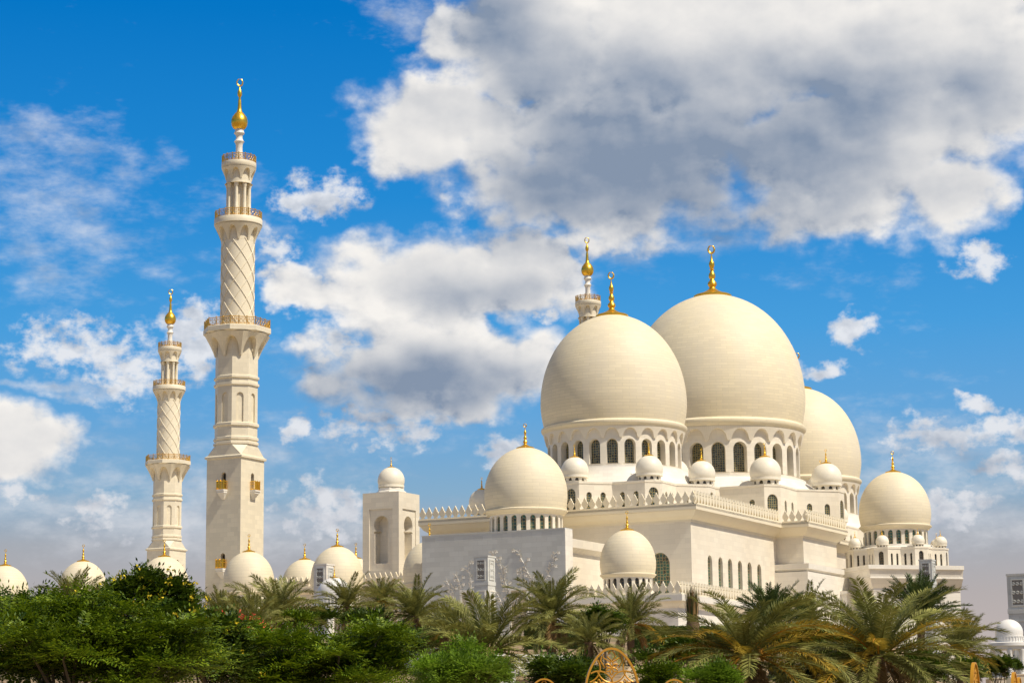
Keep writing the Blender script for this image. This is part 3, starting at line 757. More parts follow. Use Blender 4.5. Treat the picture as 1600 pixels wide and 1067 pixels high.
        p = [T(-hh * .9, 0, zf - .62), T(hh * .9, 0, zf - .62), T(hh * .9, d * .9, zf - .62), T(-hh * .9, d * .9, zf - .62), T(-hh * .3, 0, zb), T(hh * .3, 0, zb), T(hh * .3, d * .12, zb), T(-hh * .3, d * .12, zb)]
        mb.add(p, [(4, 5, 6, 7), (1, 5, 6, 2), (2, 6, 7, 3), (3, 7, 4, 0)])
        b = part('balcony', mb, M['white'], t)
        rl = MB(); a = hh * .93
        path = [T(-a, .05, 0), T(-a, d, 0), T(a, d, 0), T(a, .05, 0)]
        for zz, r in ((zf + h, .07), (zf + .15, .05), (zf + h * .7, .04)): rl.tube([(x, y, zz) for x, y, _ in path], r, 4)
        for f in [i / 10 for i in range(11)]:
            x, y, _ = T(-a + 2 * a * f, d, 0); rl.tube([(x, y, zf), (x, y, zf + h * (1.12 if f in (0, .5, 1) else 1))], .09 if f in (0, .5, 1) else .05, 4)
        for f in (.05, .35, .65):
            for sg in (-1, 1):
                x, y, _ = T(sg * a, d * f, 0); rl.tube([(x, y, zf), (x, y, zf + h)], .05, 4)
        sub('railing', MB().add([(x - ORG[t].x, y - ORG[t].y, z - ORG[t].z) for x, y, z in rl.v], rl.f), M['gold'], b)
    small(350, 768, 783, 0); small(397, 768, 783, 1); small(348, 890, 905, 0)
    return t
minaret = build_minaret()
for g, lab in (((NX - 124.8, NY + 150.2, ZG - 2), 'slimmer looking cream minaret far left, half hidden by a dome below'),
               ((NX, NY + 150.2, ZG - 2), 'cream minaret whose top only peeps out behind the left big dome')):
    c = copy_tree(minaret); c.location = g2w(*g); c['label'] = lab

# ------------------------------------------------------------------ prayer hall
ZR = 37.3        # top of the eaves, foot of the battlements
XW, YF = 25.6, -74.3
XJ, YJ0, YJ1 = 30.6, -34.8, -13.3
hall = thing('prayer_hall', 'huge cream prayer hall crowned by three giant domes and battlements', 'mosque', (0, -20, ZG))
OV = 1.7
ZB = 6.5
eave = [(-XW, 60), (-XW, YF), (XW, YF), (XW, YJ0), (XJ, YJ0), (XJ, YJ1), (XW - 2, YJ1), (XW - 2, 60)]
wallp = [(-XW + OV, 60), (-XW + OV, YF + OV), (XW - OV, YF + OV), (XW - OV, YJ0 + OV), (XJ - OV, YJ0 + OV), (XJ - OV, YJ1 - OV), (XW - 2 - OV, YJ1 - OV), (XW - 2 - OV, 60)]
mb = MB()
# six tall windows on the right flank
wx = wallp[2][0]
ops = []
for px, pt in ((1109, 867), (1125.5, 870), (1140.5, 872.5), (1156, 875.5), (1171, 878), (1186, 881)):
    q = hx(px, pt, wx); ops.append((q.y - wallp[2][1], 1.95, q.z - 9.5, q.z))
zwt = ZR - 2.3
big = hy(1030, 863, wallp[1][1])
wall_face(mb, wallp[0], wallp[1], ZB, zwt)
wall_face(mb, wallp[1], wallp[2], ZB, zwt, [(big.x - wallp[1][0], 3.6, big.z - 9.0, big.z)], .6, hall, M['glass_teal'])
wall_face(mb, wallp[2], wallp[3], ZB, zwt, ops, .45, hall, M['glass_teal'])
for i in range(3, 7): wall_face(mb, wallp[i], wallp[i + 1], ZB, zwt)
mb.prism([(x, y) for x, y in eave], ZR - .4, ZR - .05, True, False)
part('wall', mb, M['wall'], hall)
mb = MB()
mb.sweep(wallp, [(0, zwt - .3), (.12, zwt - .3), (.14, zwt), (.5, zwt + .25), (1.05, zwt + .62), (OV - .2, zwt + 1.3), (OV - .12, zwt + 1.32), (OV - .12, zwt + 1.42), (OV, zwt + 1.44), (OV, ZR), (0, ZR + .02)])
part('cornice', mb, M['carved'], hall)
for a, b in ((1, 2), (2, 3), (3, 4), (4, 5)):
    P, Q = eave[a], eave[b]; mb = MB()
    d = Vector((Q[0] - P[0], Q[1] - P[1])).normalized(); n = Vector((d.y, -d.x)); i = .25
    P2 = (P[0] - n.x * i, P[1] - n.y * i); Q2 = (Q[0] - n.x * i, Q[1] - n.y * i)
    merlons(mb, P2, Q2, ZR, 1.28, 2.2)
    part('battlement', mb, M['carved'], hall, weld=True)

def octagram(host, cx, cy, h, cw, z0, z1, drum_r, dome_R, rdome, big_w, win_w, tips, zplinth, wins=True, mat='wall', pair=2, gmat='glass', mini_mat='dome_small', bigh=.72, slit=None):
    """eight-pointed storey: two crossed squares with blunted points, each point carrying a little dome"""
    rc = h * math.sqrt(2) - cw / 2; rcv = h / math.cos(PI / 8)
    pts = []
    for k in range(8):
        t = k * PI / 4
        pts.append((cx + rcv * math.cos(t - PI / 8), cy + rcv * math.sin(t - PI / 8), 'c'))
        for sg in (-1, 1):
            pts.append((cx + rc * math.cos(t) - sg * cw / 2 * math.sin(t), cy + rc * math.sin(t) + sg * cw / 2 * math.cos(t), 't'))
    mb = MB(); n = len(pts)
    H = z1 - z0
    for i in range(n):
        P, Q = pts[i], pts[(i + 1) % n]; L = math.dist(P[:2], Q[:2])
        d = ((Q[0] - P[0]) / L, (Q[1] - P[1]) / L); nx, ny = d[1], -d[0]
        ops = []
        if wins and facing(nx, ny, P[0], P[1], -.12):
            if P[2] == 't' and Q[2] == 't': ops = [(L / 2, big_w, z0 + .02 + (H * (1 - bigh - .2)), z0 + H * .8)]
            else:
                w = slit or win_w
                ops = [(L * f, w, z0 + H * .06, z0 + H * .70) for f in ((.3, .72) if pair == 2 else (.5,))]
        wall_face(mb, P[:2], Q[:2], z0, z1, ops, .28, host, M[gmat])
    mb.sweep([p[:2] for p in pts], [(0, z1 - .35), (.10, z1 - .33), (.10, z1), (-.35, z1 + .02)], True)
    mb.prism([p[:2] for p in pts], z1 - .06, z1 - .03, False, False)
    part('upper_storey', mb, M[mat], host)
    mb = MB()
    mb.lathe([(rcv * 1.0, z1 - .04), (drum_r + .9, zplinth - .35), (drum_r + .9, zplinth), (drum_r * .9, zplinth + .02)], 64, (cx, cy))
    part('roof', mb, M['white'], host)
    for k in tips:
        t = k * PI / 4
        mini_dome(host, (cx + rdome * math.cos(t), cy + rdome * math.sin(t), z1 + .50 * dome_R), dome_R)
RA, HA, ZA = 13.0, 20.5, 54.3
RB, HB, ZBD = 17.65, 27.1, 59.9
YA = -48.96
for cy, R, H, z, hf in ((YA, RA, HA, ZA, 8.2), (0, RB, HB, ZBD, 10.6), (-YA, RA, HA, ZA, 8.2)):
    big_dome(hall, (0, cy, z), R, H, hf, 24)
zsa = hy(1014, 745, YA - 17.5).z; zsb = hx(1196, 757, 10.0).z
zsb = gat(1196, 757, g2w(9, -22).y).z
octagram(hall, 0, YA, 14.0, 3.1, ZR - .1, zsa, RA * .925, 2.35, 16.5, 1.75, .95, (-3, -2, -1, 0, 1), ZA - .62 * RA)
octagram(hall, 0, 0, 19.0, 3.3, ZR - .1, zsb, RB * .925, 2.95, 22.4, 2.1, 1.1, (-3, -2, -1, 0, 1), ZBD - .62 * RB)
octagram(hall, 0, -YA, 14.0, 3.1, ZR - .1, zsa, RA * .925, 2.35, 16.5, 1.75, .95, (-1, 0), ZA - .62 * RA)
# lower stage under the projecting bay
mb = MB()
q = hy(1262, 892, YJ0 + .2); zl = q.z
xl = q.x
mb.prism([(XW - 3, YJ0 + .2), (xl, YJ0 + .2), (xl, YJ1 + 1), (XW - 3, YJ1 + 1)], ZB, zl)
mb.sweep([(XW - 3, YJ0 + OV - .3), (XJ - OV + .3, YJ0 + OV - .3), (XJ - OV + .3, YJ1 - OV)], [(0, zl - .1), (.35, zl + .15), (1.0, zl + .5), (1.05, zl + 1.4), (0, zl + 1.5)])
part('lower_stage', mb, M['white'], hall)
mb = MB(); mb.box(xl - 6, xl + 1.2, YJ1 - 4, YJ1 + 9, ZB, zl - 3.2); mb.box(xl - 6, xl + 1.45, YJ1 - 4.25, YJ1 + 9.25, zl - 3.197, zl - 2.6)
part('side_porch', mb, M['white'], hall)

# ------------------------------------------------------------------ entrance porch with its dome, and the slab before it
SY, SX0, SX1, SZ = -99.7, -10.5, 14.4, 31.9
porch = thing('entrance_porch', 'cream entrance porch block carrying a mid sized dome behind a plain grey screen wall', 'building', (0, -85, ZG))
mb = MB(); mb.prism([(-9.5, -96.8), (13.4, -96.8), (13.4, -72.8), (-9.5, -72.8)], ZB, 30.2)
mb.sweep([(-9.5, -72.8), (-9.5, -96.8), (13.4, -96.8), (13.4, -72.8)], [(0, 28.6), (.9, 29.3), (.95, 30.6), (-.3, 30.62)])
part('wall', mb, M['wall'], porch)
md = hx(822, 798, 0)
mid_dome(porch, (0, md.y, md.z), 6.75, 10.35, 4.1, 24, .58)
mb = MB(); mb.lathe([(6.6, 30.1), (6.6, md.z - .57 * 6.75), (5.8, md.z - .57 * 6.75 + .02)], 48, (0, md.y)); part('plinth', mb, M['wall'], porch)

slab = thing('screen_wall', 'tall plain grey marble screen wall with carved flower relief behind palms', 'wall', (2, SY, ZG))
mb = MB()
d1, d2 = hy(733, 925, SY), hy(811, 922, SY)
ops = []
mb2 = MB(); mb2.box(SX0, SX1, SY, SY + 2.6, ZB, SZ); part('slab', mb2, M['grey'], slab)
mb = MB(); mb.box(SX1 + .003, SX1 + .08, SY + .003, SY + 2.58, ZB, SZ - .003); part('sunlit_end_skin', mb, M['white'], slab)  # added white skin: sunlit brightness of the slab's end put into its colour
mb = MB(); mb.sweep([(SX0, SY + 2.6), (SX0, SY), (SX1, SY), (SX1, SY + 2.6)], [(.0, SZ - .0), (.06, SZ + .004), (.06, SZ + .16), (-.2, SZ + .17)]); part('coping', mb, M['grey'], slab)
for q, w in ((d1, 2.4), (d2, 2.6)):
    mb = MB()
    for x0, x1, z0, z1 in ((q.x - w / 2 - .35, q.x - w / 2, ZB, q.z + .35), (q.x + w / 2, q.x + w / 2 + .35, ZB, q.z + .35), (q.x - w / 2 - .003 + .003, q.x + w / 2, q.z, q.z + .348)):
        mb.box(x0, x1, SY - .22, SY - .002, z0, z1)
    f = part('door_frame', mb, M['white'], slab)
    mb = MB(); mb.box(q.x - w / 2 + .004, q.x + w / 2 - .004, SY - .05, SY - .003, ZB, q.z - .004); sub('door', MB().add([(x - ORG[slab].x, y - ORG[slab].y, z - ORG[slab].z) for x, y, z in mb.v], mb.f), M['terrace'], f)
# carved relief: climbing stems with leaves and flowers
rnd = random.Random(11); mb = MB(); y0 = SY - .05
def leaf(mb, x, z, a, l, w):
    dx, dz = math.cos(a), math.sin(a); px, pz = -dz, dx
    mb.add([(x, y0, z), (x + dx * l * .5 + px * w, y0 - .02, z + dz * l * .5 + pz * w), (x + dx * l, y0 - .07, z + dz * l), (x + dx * l * .5 - px * w, y0 - .12, z + dz * l * .5 - pz * w)], [(0, 1, 2, 3), (3, 2, 1, 0)])
for px, py, hgt in ((700, 960, 4.5), (712, 965, 6.0), (722, 960, 7.5), (735, 958, 6.5), (785, 955, 7.5), (797, 950, 8.5), (806, 948, 9.5), (815, 950, 7), (830, 945, 8.5), (842, 945, 9), (856, 950, 5)):
    q = hy(px, py, SY); x, z = q.x, q.z - 2; a = PI / 2 + rnd.uniform(-.3, .3); pts = [(x, y0, z)]; L = 0; cur = rnd.uniform(-.25, .25)
    while L < hgt + 2:
        a += cur * .35 + rnd.uniform(-.3, .3); a += (PI / 2 - a) * .12
        x += math.cos(a) * .35; z += math.sin(a) * .35; L += .35; pts.append((x, y0, z))
        for _ in range(2): leaf(mb, x, z, a + rnd.choice((-1, 1)) * rnd.uniform(.5, 1.3), rnd.uniform(.35, .7), rnd.uniform(.07, .13))
        if rnd.random() < .3:
            b = a + rnd.choice((-1, 1)) * rnd.uniform(.6, 1.2); l = rnd.uniform(.5, 1.3); ex, ez = x + math.cos(b) * l, z + math.sin(b) * l
            mb.tube([(x, y0, z), ((x + ex) / 2, y0, (z + ez) / 2 + .1), (ex, y0, ez)], .035, 4)
            for k in range(6): leaf(mb, ex, ez, k * PI / 3 + .3, rnd.uniform(.28, .42), .09)
    mb.tube(pts, .05, 4)
part('flower_relief', mb, M['white'], slab)

# ------------------------------------------------------------------ front arcades with their row of domes
RY, RX0, SPC = -92.7, -30.44, 17.37
AR, AH, AZ = 4.3, 6.85, 25.05
APZ = 21.3
def arcade(name, label, x0, x1, ks, side=None, corner=None):
    t = thing(name, label, 'arcade', ((x0 + x1) / 2, RY, ZG))
    mb = MB(); y0, y1 = RY - 7.0, (side if side else RY + 6)
    ov = 1.2
    xr = x1
    pl = [(x0, y1), (x0, y0 + ov), (xr - ov, y0 + ov), (xr - ov, y1)]
    mb.prism([(x0, y1), (x0, y0 + ov), (xr - ov, y0 + ov), (xr - ov, y1)], ZB, APZ - .03)
    mb.sweep(pl, [(0, APZ - 1.9), (.5, APZ - 1.6), (ov - .1, APZ - .95), (ov, APZ - .93), (ov, APZ), (-.2, APZ + .003)])
    part('wall', mb, M['white'] if corner else M['wall'], t)
    first = None
    for k in ks:
        pos = (RX0 - SPC * k, RY, AZ)
        if first is None: first = mid_dome(t, pos, AR, AH, 3.0, 20, .62, 'dome', 'wall', 'glass_dark')
        else: c = copy_tree(first, t); c.location = Vector(pos) - ORG[t]
        mb = MB(); mb.lathe([(4.3, APZ - .1), (4.3, AZ - .61 * AR), (3.6, AZ - .61 * AR + .02)], 40, pos[:2]); part('plinth', mb, M['wall'], t)
    return t
ar_w = arcade('domed_arcade', 'long low cream arcade with six matching domes stretching left below the minarets', -118, -11.2, (0, 1, 2, 3, 4, -1))
ar_e = arcade('terrace_arcade', 'low white battlemented terrace block with one dome before the prayer hall', 14.6, 33.4, (-3,), -62, True)
for t, P, Q in ((ar_e, (14.6, RY - 6.8), (33.2, RY - 6.8)), (ar_e, (33.2, RY - 6.8), (33.2, -62))):
    mb = MB(); merlons(mb, P, Q, APZ, 1.15, 2.0); part('battlement', mb, M['carved'], t, weld=True)

# gallery behind, with the arch tower
tw0 = gat(623, 767, 385); ts = 3.75
TX, TY = tw0.x - ts, tw0.y + ts; TZ = tw0.z
gal = thing('courtyard_gallery', 'low cream battlemented gallery with one dome set back behind the arcade', 'building', (TX - 6, TY, ZG))
gy = TY - ts - 1.0
gz = hy(600, 912, gy).z
mb = MB(); mb.prism([(TX - 30, gy + .8), (TX + 26, gy + .8), (TX + 26, gy + 16), (TX - 30, gy + 16)], ZB, gz - .02)
mb.sweep([(TX - 30, gy + .8), (TX + 26, gy + .8), (TX + 26, gy + 16)], [(0, gz - 1.2), (.7, gz - .8), (.8, gz), (-.2, gz + .003)]); part('wall', mb, M['wall'], gal)
mb = MB(); merlons(mb, (TX - 30, gy + .15), (TX + 25, gy + .15), gz, 1.1, 2.1); part('battlement', mb, M['carved'], gal, weld=True)
dq = hy(476, 873, gy + 8)
mid_dome(gal, (dq.x, dq.y, dq.z - 6.85), AR, AH, 3.0, 20, .62, 'dome', 'wall', 'glass_dark')
dq2 = hy(556, 866, gy + 20)
mid_dome(gal, (dq2.x, dq2.y, dq2.z - 7.5), AR, AH, 3.0, 20, .62, 'dome', 'wall', 'glass_dark', False)

tower = thing('arch_tower', 'square cream tower with keyhole arch niches and a small dome on top', 'tower', (TX, TY, gz))
cs = [(TX - ts, TY - ts), (TX + ts, TY - ts), (TX + ts, TY + ts), (TX - ts, TY + ts)]
mb = MB()
zt = TZ; zb_ = gz
def keyhole(mb, P, Q):
    d = Vector((Q[0] - P[0], Q[1] - P[1])); L = d.length; d.normalize(); n = Vector((d.y, -d.x))
    def mf(u, v, w): return (P[0] + d.x * u - n.x * w, P[1] + d.y * u - n.y * w, v)
    zt2, zb2 = zt - 3.0, zt - 13.9                               # recessed panel
    pu0, pu1 = L * .18, L * .82
    mb.quad(mf, 0, pu0, zb_, zt); mb.quad(mf, pu1, L, zb_, zt); mb.quad(mf, pu0, pu1, zb_, zb2); mb.quad(mf, pu0, pu1, zt2, zt)
    def ring(a0, a1, b0, b1, w0, w1):
        o = [(a0, b0), (a1, b0), (a1, b1), (a0, b1)]
        p = [mf(u, v, w0) for u, v in o] + [mf(u, v, w1) for u, v in o]
        mb.add(p, [(i, (i + 1) % 4, 4 + (i + 1) % 4, 4 + i) for i in range(4)])
    ring(pu0, pu1, zb2, zt2, 0, .22)
    mg = lambda u, v, w: mf(u, v, w + .22)
    # keyhole opening: straight jambs, then a horseshoe
    uc, hw = L / 2, L * .18; r = hw * 1.14; zc = zt - 4.2 - r * 1.12; zs = zc - r * .62
    Lf = [(uc - hw, zb2 + 1.2), (uc - hw, zs - .5), (uc - hw * 1.16, zs - .4), (uc - hw * 1.16, zs - .15), (uc - hw * .74, zs)]
    a0 = math.asin(-.62)
    for i in range(13):
        a = a0 + (PI / 2 - a0) * i / 12
        Lf.append((uc - r * 1.0 * math.cos(a), zc + r * (math.sin(a) if a < 0 else math.sin(a) * 1.12)))
    Rr = [(2 * uc - u, v) for u, v in Lf]
    mb.quad(mg, pu0, pu1, zb2, Lf[0][1]); mb.quad(mg, pu0, pu1, Lf[-1][1], zt2)
    for p, q in zip(Lf, Lf[1:]): mb.q4(mg, [(pu0, p[1]), p, q, (pu0, q[1])])
    for p, q in zip(Rr, Rr[1:]): mb.q4(mg, [p, (pu1, p[1]), (pu1, q[1]), q])
    out = Lf + Rr[::-1][1:]; m = len(out)
    mb.add([mg(u, v, 0) for u, v in out] + [mg(u, v, 1.9) for u, v in out], [(i, m + i, m + i + 1, i + 1) for i in range(m - 1)])
    mb.add([mg(u, v, 1.9) for u, v in out], [tuple(range(m))])
    mb.add([mg(out[0][0], out[0][1], 0), mg(out[-1][0], out[0][1], 0), mg(out[-1][0], out[0][1], 1.9), mg(out[0][0], out[0][1], 1.9)], [(0, 1, 2, 3)])
for i in range(4): keyhole(mb, cs[i], cs[(i + 1) % 4])
mb.prism(cs, zt - .05, zt, False, False)
part('wall', mb, M['wall'], tower)
mb = MB(); r8 = 2.75; mb.lathe([(r8, zt), (r8, zt + .35), (r8 - .2, zt + .5), (2.35, zt + .5), (2.35, zt + 1.0), (2.0, zt + 1.02)], 8, (TX, TY), PI / 8, False); part('plinth', mb, M['white'], tower)
q = gat(610, 767, g2w(TX, TY).y)
mini_dome(tower, (TX, TY, zt + 1.55), 2.45, 12, 1.9, 'dome_small', False)
# small dome peeping out left of the porch dome, on the hall's far left turret
dq = hy(753, 792, -52)
kiosk_roof = None
mini_dome(hall, (dq.x, dq.y, dq.z), 2.35)

# ------------------------------------------------------------------ corner pavilion on the right
pvg = hy(1399, 822, 0)
PX, PY, PZ = pvg.x, 0.0, pvg.z
pav = thing('corner_pavilion', 'domed cream pavilion ringed by four little domes right of the prayer hall', 'pavilion', (PX, PY, ZG))
mid_dome(pav, (PX, PY, PZ), 6.75, 10.35, 4.1, 24, .72)
ps0, ps1 = hy(1397, 886, -10).z, hy(1397, 853, -10).z
octagram(pav, PX, PY, 7.7, 2.6, ps0, ps1, 5.9, 1.22, 8.55, .95, .42, (-3, -2, -1, 0, 1, 2), ps1 + .75, True, 'wall', 2, 'glass_dark', slit=.42)
# lower wings set at forty five degrees
def rot45(cx, cy, pts):
    c = math.cos(-PI / 4); s_ = math.sin(-PI / 4)
    return [(cx + u * c - v * s_, cy + u * s_ + v * c) for u, v in pts]
mb = MB()
wl = [(-9.4, 5), (-9.4, -8.6), (-2.3, -8.6), (-2.3, -9.6), (9.6, -9.6), (9.6, 5)]
W_ = rot45(PX, PY, [(-8.6, 6), (-8.6, -10.2), (-3.2, -10.2), (-3.2, -11.6), (2.2, -11.6), (12.6, -11.6), (12.6, 6)])
mb.prism(W_, ZB, ps0 - .03)
part('wall', mb, M['white'], pav)
mb = MB(); zz = ps0
mb.sweep(W_, [(0, zz - 4.6), (.12, zz - 4.6), (.14, zz - 4.1), (.5, zz - 3.7), (1.2, zz - 2.4), (1.32, zz - 2.36), (1.32, zz - 2.2), (1.1, zz - 2.15), (1.35, zz - 1.2), (1.5, zz - .75), (1.75, zz - .72), (1.75, zz), (-.2, zz + .003)])
part('cornice', mb, M['white'], pav)
q = None

# ------------------------------------------------------------------ light pylons
def pylon(px_corner, py_top, Y, s, label, zbase):
    c = gat(px_corner, py_top, Y); cx, cy, zt = c.x - s, c.y + s, c.z
    t = thing('light_pylon', label, 'light pylon', (cx, cy, zbase), 'square marble light pylons')
    mb = MB(); h = zt - zbase
    zc = zt - 2 * s * 1.9
    mb.box(cx - s, cx + s, cy - s, cy + s, zbase, zc - .02)
    mb.box(cx - s * 1.06, cx + s * 1.06, cy - s * 1.06, cy + s * 1.06, zc, zc + .45 * s)
    mb.box(cx - s, cx + s, cy - s, cy + s, zc + .452 * s, zt - .2 * s)
    mb.box(cx - s * 1.06, cx + s * 1.06, cy - s * 1.06, cy + s * 1.06, zt - .198 * s, zt)
    part('shaft', mb, M['grey'] if 'grey' in label else M['white'], t)
    for ax in (0, 1):
        def T(a, o, z): return (cx + a, cy - s - o, z) if ax == 0 else (cx + s + o, cy + a, z)
        for kind, w, z0, z1, mat in (('grille', .58, zc + .75 * s, zt - .55 * s, 'dark'), ('panel', .55, zbase + 1, zc - .7 * s, 'grey')):
            mb = MB(); w *= s
            mb.add([T(-w, .02, z0), T(w, .02, z0), T(w, .02, z1), T(-w, .02, z1)], [(0, 1, 2, 3)])
            pn = part(kind, mb, M['grille'] if (kind == 'grille' and ax == 0) else M['grey'], t)
            mb = MB(); o = ORG[t]; sh = lambda p: (p[0] - o.x, p[1] - o.y, p[2] - o.z)
            b = .07 * s
            for a0, a1, q0, q1 in ((-w - b, -w + b, z0 - b, z1 + b), (w - b, w + b, z0 - b, z1 + b), (-w + b, w - b, z0 - b, z0 + b), (-w + b, w - b, z1 - b, z1 + b)):
                p = [T(a0, 0, q0), T(a1, 0, q0), T(a1, 0, q1), T(a0, 0, q1), T(a0, .1, q0), T(a1, .1, q0), T(a1, .1, q1), T(a0, .1, q1)]
                mb.add([sh(k) for k in p], [(4, 5, 6, 7), (0, 1, 5, 4), (1, 2, 6, 5), (2, 3, 7, 6), (3, 0, 4, 7)])
            if kind == 'grille':
                n = 3
                for i in range(n):
                    for j in range(n):
                        a = -w + (i + .5) * 2 * w / n; z = z0 + (j + .5) * (z1 - z0) / n; r = w / n * .72
                        for rr in (r, r * .45):
                            mb.tube([sh(T(a + rr * math.cos(q), .05, z + rr * math.sin(q))) for q in [2 * PI * k / 8 for k in range(8)]], .035 * s, 4, True)
            sub('panel_frame', mb, M['grey'] if 'grey carved' in label or kind == 'grille' else M['white'], pn)
pylon(762, 867, 318, 1.15, 'pale marble light pylon standing before the middle of the grey screen wall', ZG)
pylon(510, 880, 322, 1.10, 'pale marble light pylon overlapping an arcade dome, palms at its foot', ZG)
pylon(1455.5, 873, 330, 1.0, 'grey carved light pylon before the corner pavilion, behind tall dark palm', 7)
pylon(1605, 895, 300, 1.45, 'grey carved light pylon cut by the right edge, behind a kiosk', 6)

# ------------------------------------------------------------------ kiosks
def kiosk(c, R, zdome, zroof, rroof, zbase, label, mat, fin, ncol=8, rcol=.34):
    t = thing('garden_kiosk', label, 'kiosk', (c[0], c[1], zbase))
    mb = MB(); mb.lathe(dome_prof(R, R * 1.25, .98, .28), 40); d = part('dome', mb, M[mat], t, (c[0], c[1], zdome))
    mb = MB(); mb.lathe([(R * .985, zroof - zdome - .03), (R * .985, -.02)], 40)
    for k in range(30):
        a = 2 * PI * k / 30; x, y = R * 1.0 * math.cos(a), R * 1.0 * math.sin(a)
        mb.tube([(x, y, -.62 * R * .5), (x, y, -.06)], .06 * R, 4)
    mb.lathe([(R * .985, -.07), (R * 1.03, -.05), (R * 1.03, .02), (R * .97, .03)], 40)
    sub('drum', mb, M[mat], d)
    if fin: sub('finial', finial_mb(1.7), M['gold'], d, (0, 0, R * 1.24))
    mb = MB(); mb.lathe([(rroof * .9, zroof - .95), (rroof * .93, zroof - .6), (rroof, zroof - .5), (rroof, zroof - .1), (rroof * .9, zroof), (.1, zroof + .02)], 40, c); mb.lathe([(.1, zroof - .95), (rroof * .9, zroof - .95)], 40, c)
    part('roof', mb, M[mat], t)
    cm = MB(); hh = zroof - .95 - zbase; cm.lathe([(rcol * 1.35, 0), (rcol * 1.35, .25), (rcol, .4), (rcol * .92, hh - .6), (rcol * 1.3, hh - .2), (rcol * 1.3, hh)], 16); me = cm.mesh('column', M[mat])
    for k in range(ncol):
        a = 2 * PI * (k + .3) / ncol; part('column', me, None, t, (c[0] + rroof * .78 * math.cos(a), c[1] + rroof * .78 * math.sin(a), zbase))
    mb = MB(); mb.lathe([(rroof * 1.2, zbase - 6), (rroof * 1.2, zbase), (.1, zbase + .01)], 32, c); part('base', mb, M['terrace'], t)
k = gat(1577, 994, 285); kt = gat(1577, 966, 285); kr = gat(1577, 1003, 285); kb = gat(1577, 1060, 285)
kiosk((k.x, k.y), 1.8, k.z, kr.z, 2.75, kb.z, 'round white garden kiosk with a plain dome on slender columns', 'plain', False)
k = gat(522, 938, 305); kr = gat(522, 948, 305)
kiosk((k.x, k.y), 2.35, k.z + .3, kr.z, 3.2, ZG, 'white kiosk dome with gold finial rising behind palms before the arcade', 'plain', True)

# ------------------------------------------------------------------ terrace walls, path, hedges
def wthing(name, label, cat, loc, group=None, rz=0.0):
    o = bpy.data.objects.new(name, None); COL.objects.link(o); o.location = loc; o.rotation_euler = (0, 0, rz); ORG[o] = Vector((0, 0, 0))
    return tag(o, label, cat, group)
def wmesh(name, mb, mat, label, cat, loc=(0, 0, 0), group=None, kind=None):
    o = bpy.data.objects.new(name, mb if isinstance(mb, bpy.types.Mesh) else mb.mesh(name, mat)); COL.objects.link(o); o.location = loc
    if kind: o['kind'] = kind
    else: tag(o, label, cat, group)
    return o
def span(px0, px1, py_top, Y0, Y1, hgt, th, name, mat, label, cat):
    a = at(px0, py_top, Y0); b = at(px1, py_top, Y1)
    d = Vector((b.x - a.x, b.y - a.y)); d.normalize(); n = Vector((-d.y, d.x)) * th; mid = (a + b) / 2
    zt = (a.z + b.z) / 2; mb = MB()
    P = [(a.x, a.y), (b.x, b.y), (b.x + n.x, b.y + n.y), (a.x + n.x, a.y + n.y)]
    P = [(x - mid.x, y - mid.y) for x, y in P]
    mb.prism(P, -hgt, -.12); mb.prism([(x * 1.004, y - .05 if i < 2 else y + .05) for i, (x, y) in enumerate(P)], -.118, 0)
    return wmesh(name, mb, mat, label, cat, (mid.x, mid.y, zt))
span(632, 720, 1012, 128, 124, 3.2, .5, 'retaining_wall', M['plain'], 'low white retaining wall in shade left of the middle palm', 'wall')
span(770, 900, 1022, 112, 116, 2.6, .5, 'retaining_wall', M['plain'], 'low white retaining wall right of the middle palm trunk', 'wall')
span(782, 806, 1046, 84, 84, 1.6, .7, 'planter_wall', M['plain'], 'short bright white planter wall beside the leafy bright green bush', 'wall')
span(806, 852, 1056, 80, 80, 1.4, .8, 'stone_kerb', M['sand'], 'short sandstone kerb next to the white planter wall', 'kerb')
span(1548, 1572, 1058, 190, 190, 3, .8, 'planter_wall', M['terrace'], 'pale stone planter wall under the round kiosk', 'wall')
span(1584, 1640, 1052, 200, 200, 3, .8, 'planter_wall', M['terrace'], 'pinkish stone planter wall by the right edge', 'wall')
mb = MB(); a = [at(985, 1040, 104), at(1035, 1040, 104), at(1050, 1064, 84), at(965, 1064, 84)]
mb.add([(p.x, p.y, p.z - (0)) for p in a], [(0, 3, 2, 1)])
o = wmesh('path', mb, M['sand'], None, None, kind='structure')

def quads(name, Q, mats, idx=None):
    n = len(Q); me = bpy.data.meshes.new(name)
    me.vertices.add(n * 4); me.vertices.foreach_set('co', np.asarray(Q, np.float32).reshape(-1))
    me.loops.add(n * 4); me.loops.foreach_set('vertex_index', np.arange(n * 4, dtype=np.int32))
    me.polygons.add(n); me.polygons.foreach_set('loop_start', np.arange(0, n * 4, 4, dtype=np.int32))
    if idx is not None: me.polygons.foreach_set('material_index', np.asarray(idx, np.int32))
    for m in mats: me.materials.append(m)
    me.update(calc_edges=True)
    return me
def nrm(a): return a / np.maximum(np.linalg.norm(a, axis=-1, keepdims=True), 1e-9)

